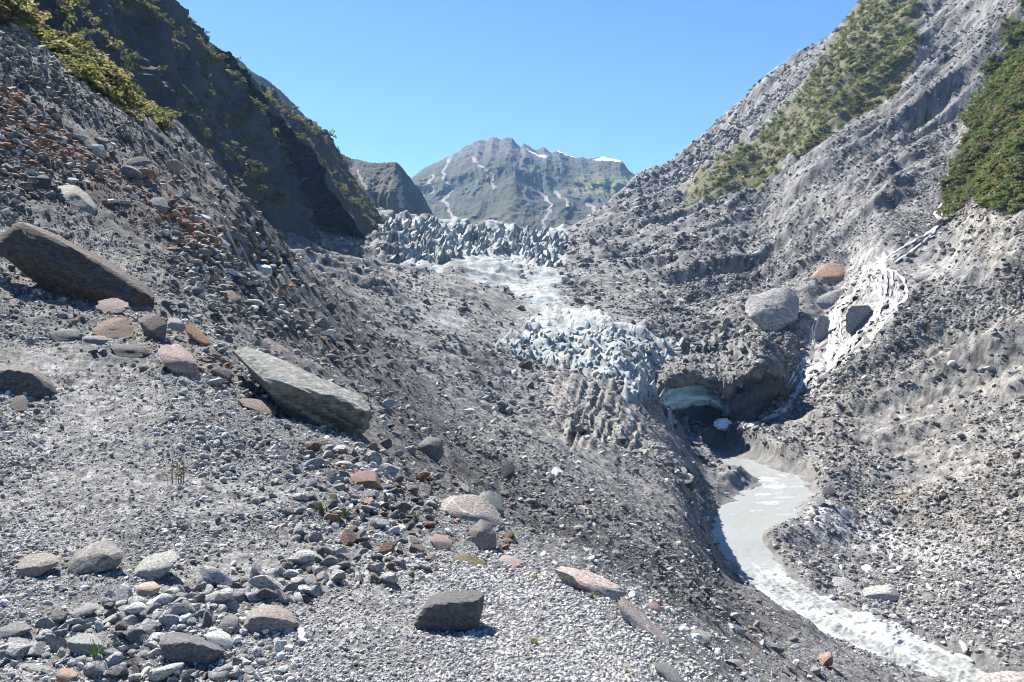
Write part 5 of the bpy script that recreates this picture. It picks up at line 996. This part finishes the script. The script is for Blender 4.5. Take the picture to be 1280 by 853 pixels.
for k, (x, y, h, lab) in enumerate([(667, 806, 14, 'small yellow-green plant in the gravel right of the lone dark boulder'), (670, 725, 11, 'yellow-green tuft on the gravel crest behind the lone dark boulder'), (785, 843, 10, 'tiny green tuft near the bottom edge right of centre'), (50, 524, 9, 'yellow moss tuft below the large dark smooth boulder'),
        (402, 640, 20, 'dry grass tuft below the red-topped block'), (432, 646, 16, 'small green tuft right of the dry grass tuft'), (520, 652, 16, 'dry green tuft left of the veined boulder'), (640, 674, 13, 'green tuft at the foot of the pointed boulder'), (740, 748, 10, 'mossy tuft beside the low pink rock ridge'), (215, 512, 12, 'dull green tuft on the stones below the rock row'), (432, 708, 16, 'orange-brown withered plant on the path edge')]):
    cc = ((.22, .15, .05), (.30, .19, .07)) if 'orange' in lab else (((.22, .21, .05), (.30, .28, .08)) if 'yellow' in lab else ((.13, .15, .05), (.20, .20, .09)))
    blade_plant('small_plant', lab, x, y, h, 26, cc, 'plant', .9, seed=10+k, wide=.06)

# ------------------------------------------------------------------ a bleached stick
d_s = depth_at(377, 806); P0 = P3(380, 806, d_s); P1 = P3(375, 788, depth_at(375, 788)); ax_ = P1-P0; L_ = np.linalg.norm(ax_); ax_ /= L_; sd_ = np.cross(ax_, [0, 0, 1.0]); sd_ /= np.linalg.norm(sd_); up_ = np.cross(sd_, ax_); V = []
for t in np.linspace(0, 1, 7):
    for q in range(6):
        a_ = q*1.047; r_ = L_*(0.085+0.02*math.sin(t*9+q)); V.append(P0+ax_*L_*t+sd_*math.cos(a_)*r_+up_*(math.sin(a_)*r_*.5+L_*.05))
Fq = [[k*6+q, k*6+(q+1) % 6, k*6+6+(q+1) % 6, k*6+6+q] for k in range(6) for q in range(6)]+[[0, 1, 2, 3], [0, 3, 4, 5], [36, 37, 38, 39], [36, 39, 40, 41]]
n = NT('bleached_wood'); mw = n.fin(n.mix(n.noise(n.scale(n.obj(), (8, 60, 60)), 3, 4), (.55, .53, .50), (.70, .68, .65)), .8)
tag(link(bpy.data.objects.new('stick', mesh_np('stick', V, Fq, mw, False))), 'short bleached stick lying on the gravel right of the rusty-bottomed boulder', 'stick')

# ------------------------------------------------------------------ air
me = bpy.data.meshes.new('haze'); bm = bmesh.new(); bmesh.ops.create_cube(bm, size=1.0)
x0, x1, y0, y1, z0, z1 = -1900, 1900, -30, 4300, float(min(Z.min(), -300))-60, 1100
for v in bm.verts: v.co = ((x0+x1)/2+v.co.x*(x1-x0), (y0+y1)/2+v.co.y*(y1-y0), (z0+z1)/2+v.co.z*(z1-z0))
bm.to_mesh(me); bm.free()
hm = bpy.data.materials.new('haze_air'); hm.use_nodes = True; t_ = hm.node_tree; t_.nodes.remove(t_.nodes['Principled BSDF']); pv = t_.nodes.new('ShaderNodeVolumePrincipled')
pv.inputs['Color'].default_value = (0.30, 0.55, 1.0, 1); pv.inputs['Density'].default_value = 0.00006; pv.inputs['Anisotropy'].default_value = 0.2
hm.cycles.volume_sampling = 'DISTANCE'; t_.links.new(pv.outputs[0], t_.nodes['Material Output'].inputs['Volume']); me.materials.append(hm)
tag(link(bpy.data.objects.new('haze', me)), kind='stuff')
print('done', time.time()-T0, 'tris', sum(len(o.data.polygons) for o in scene.objects if o.type == 'MESH'))
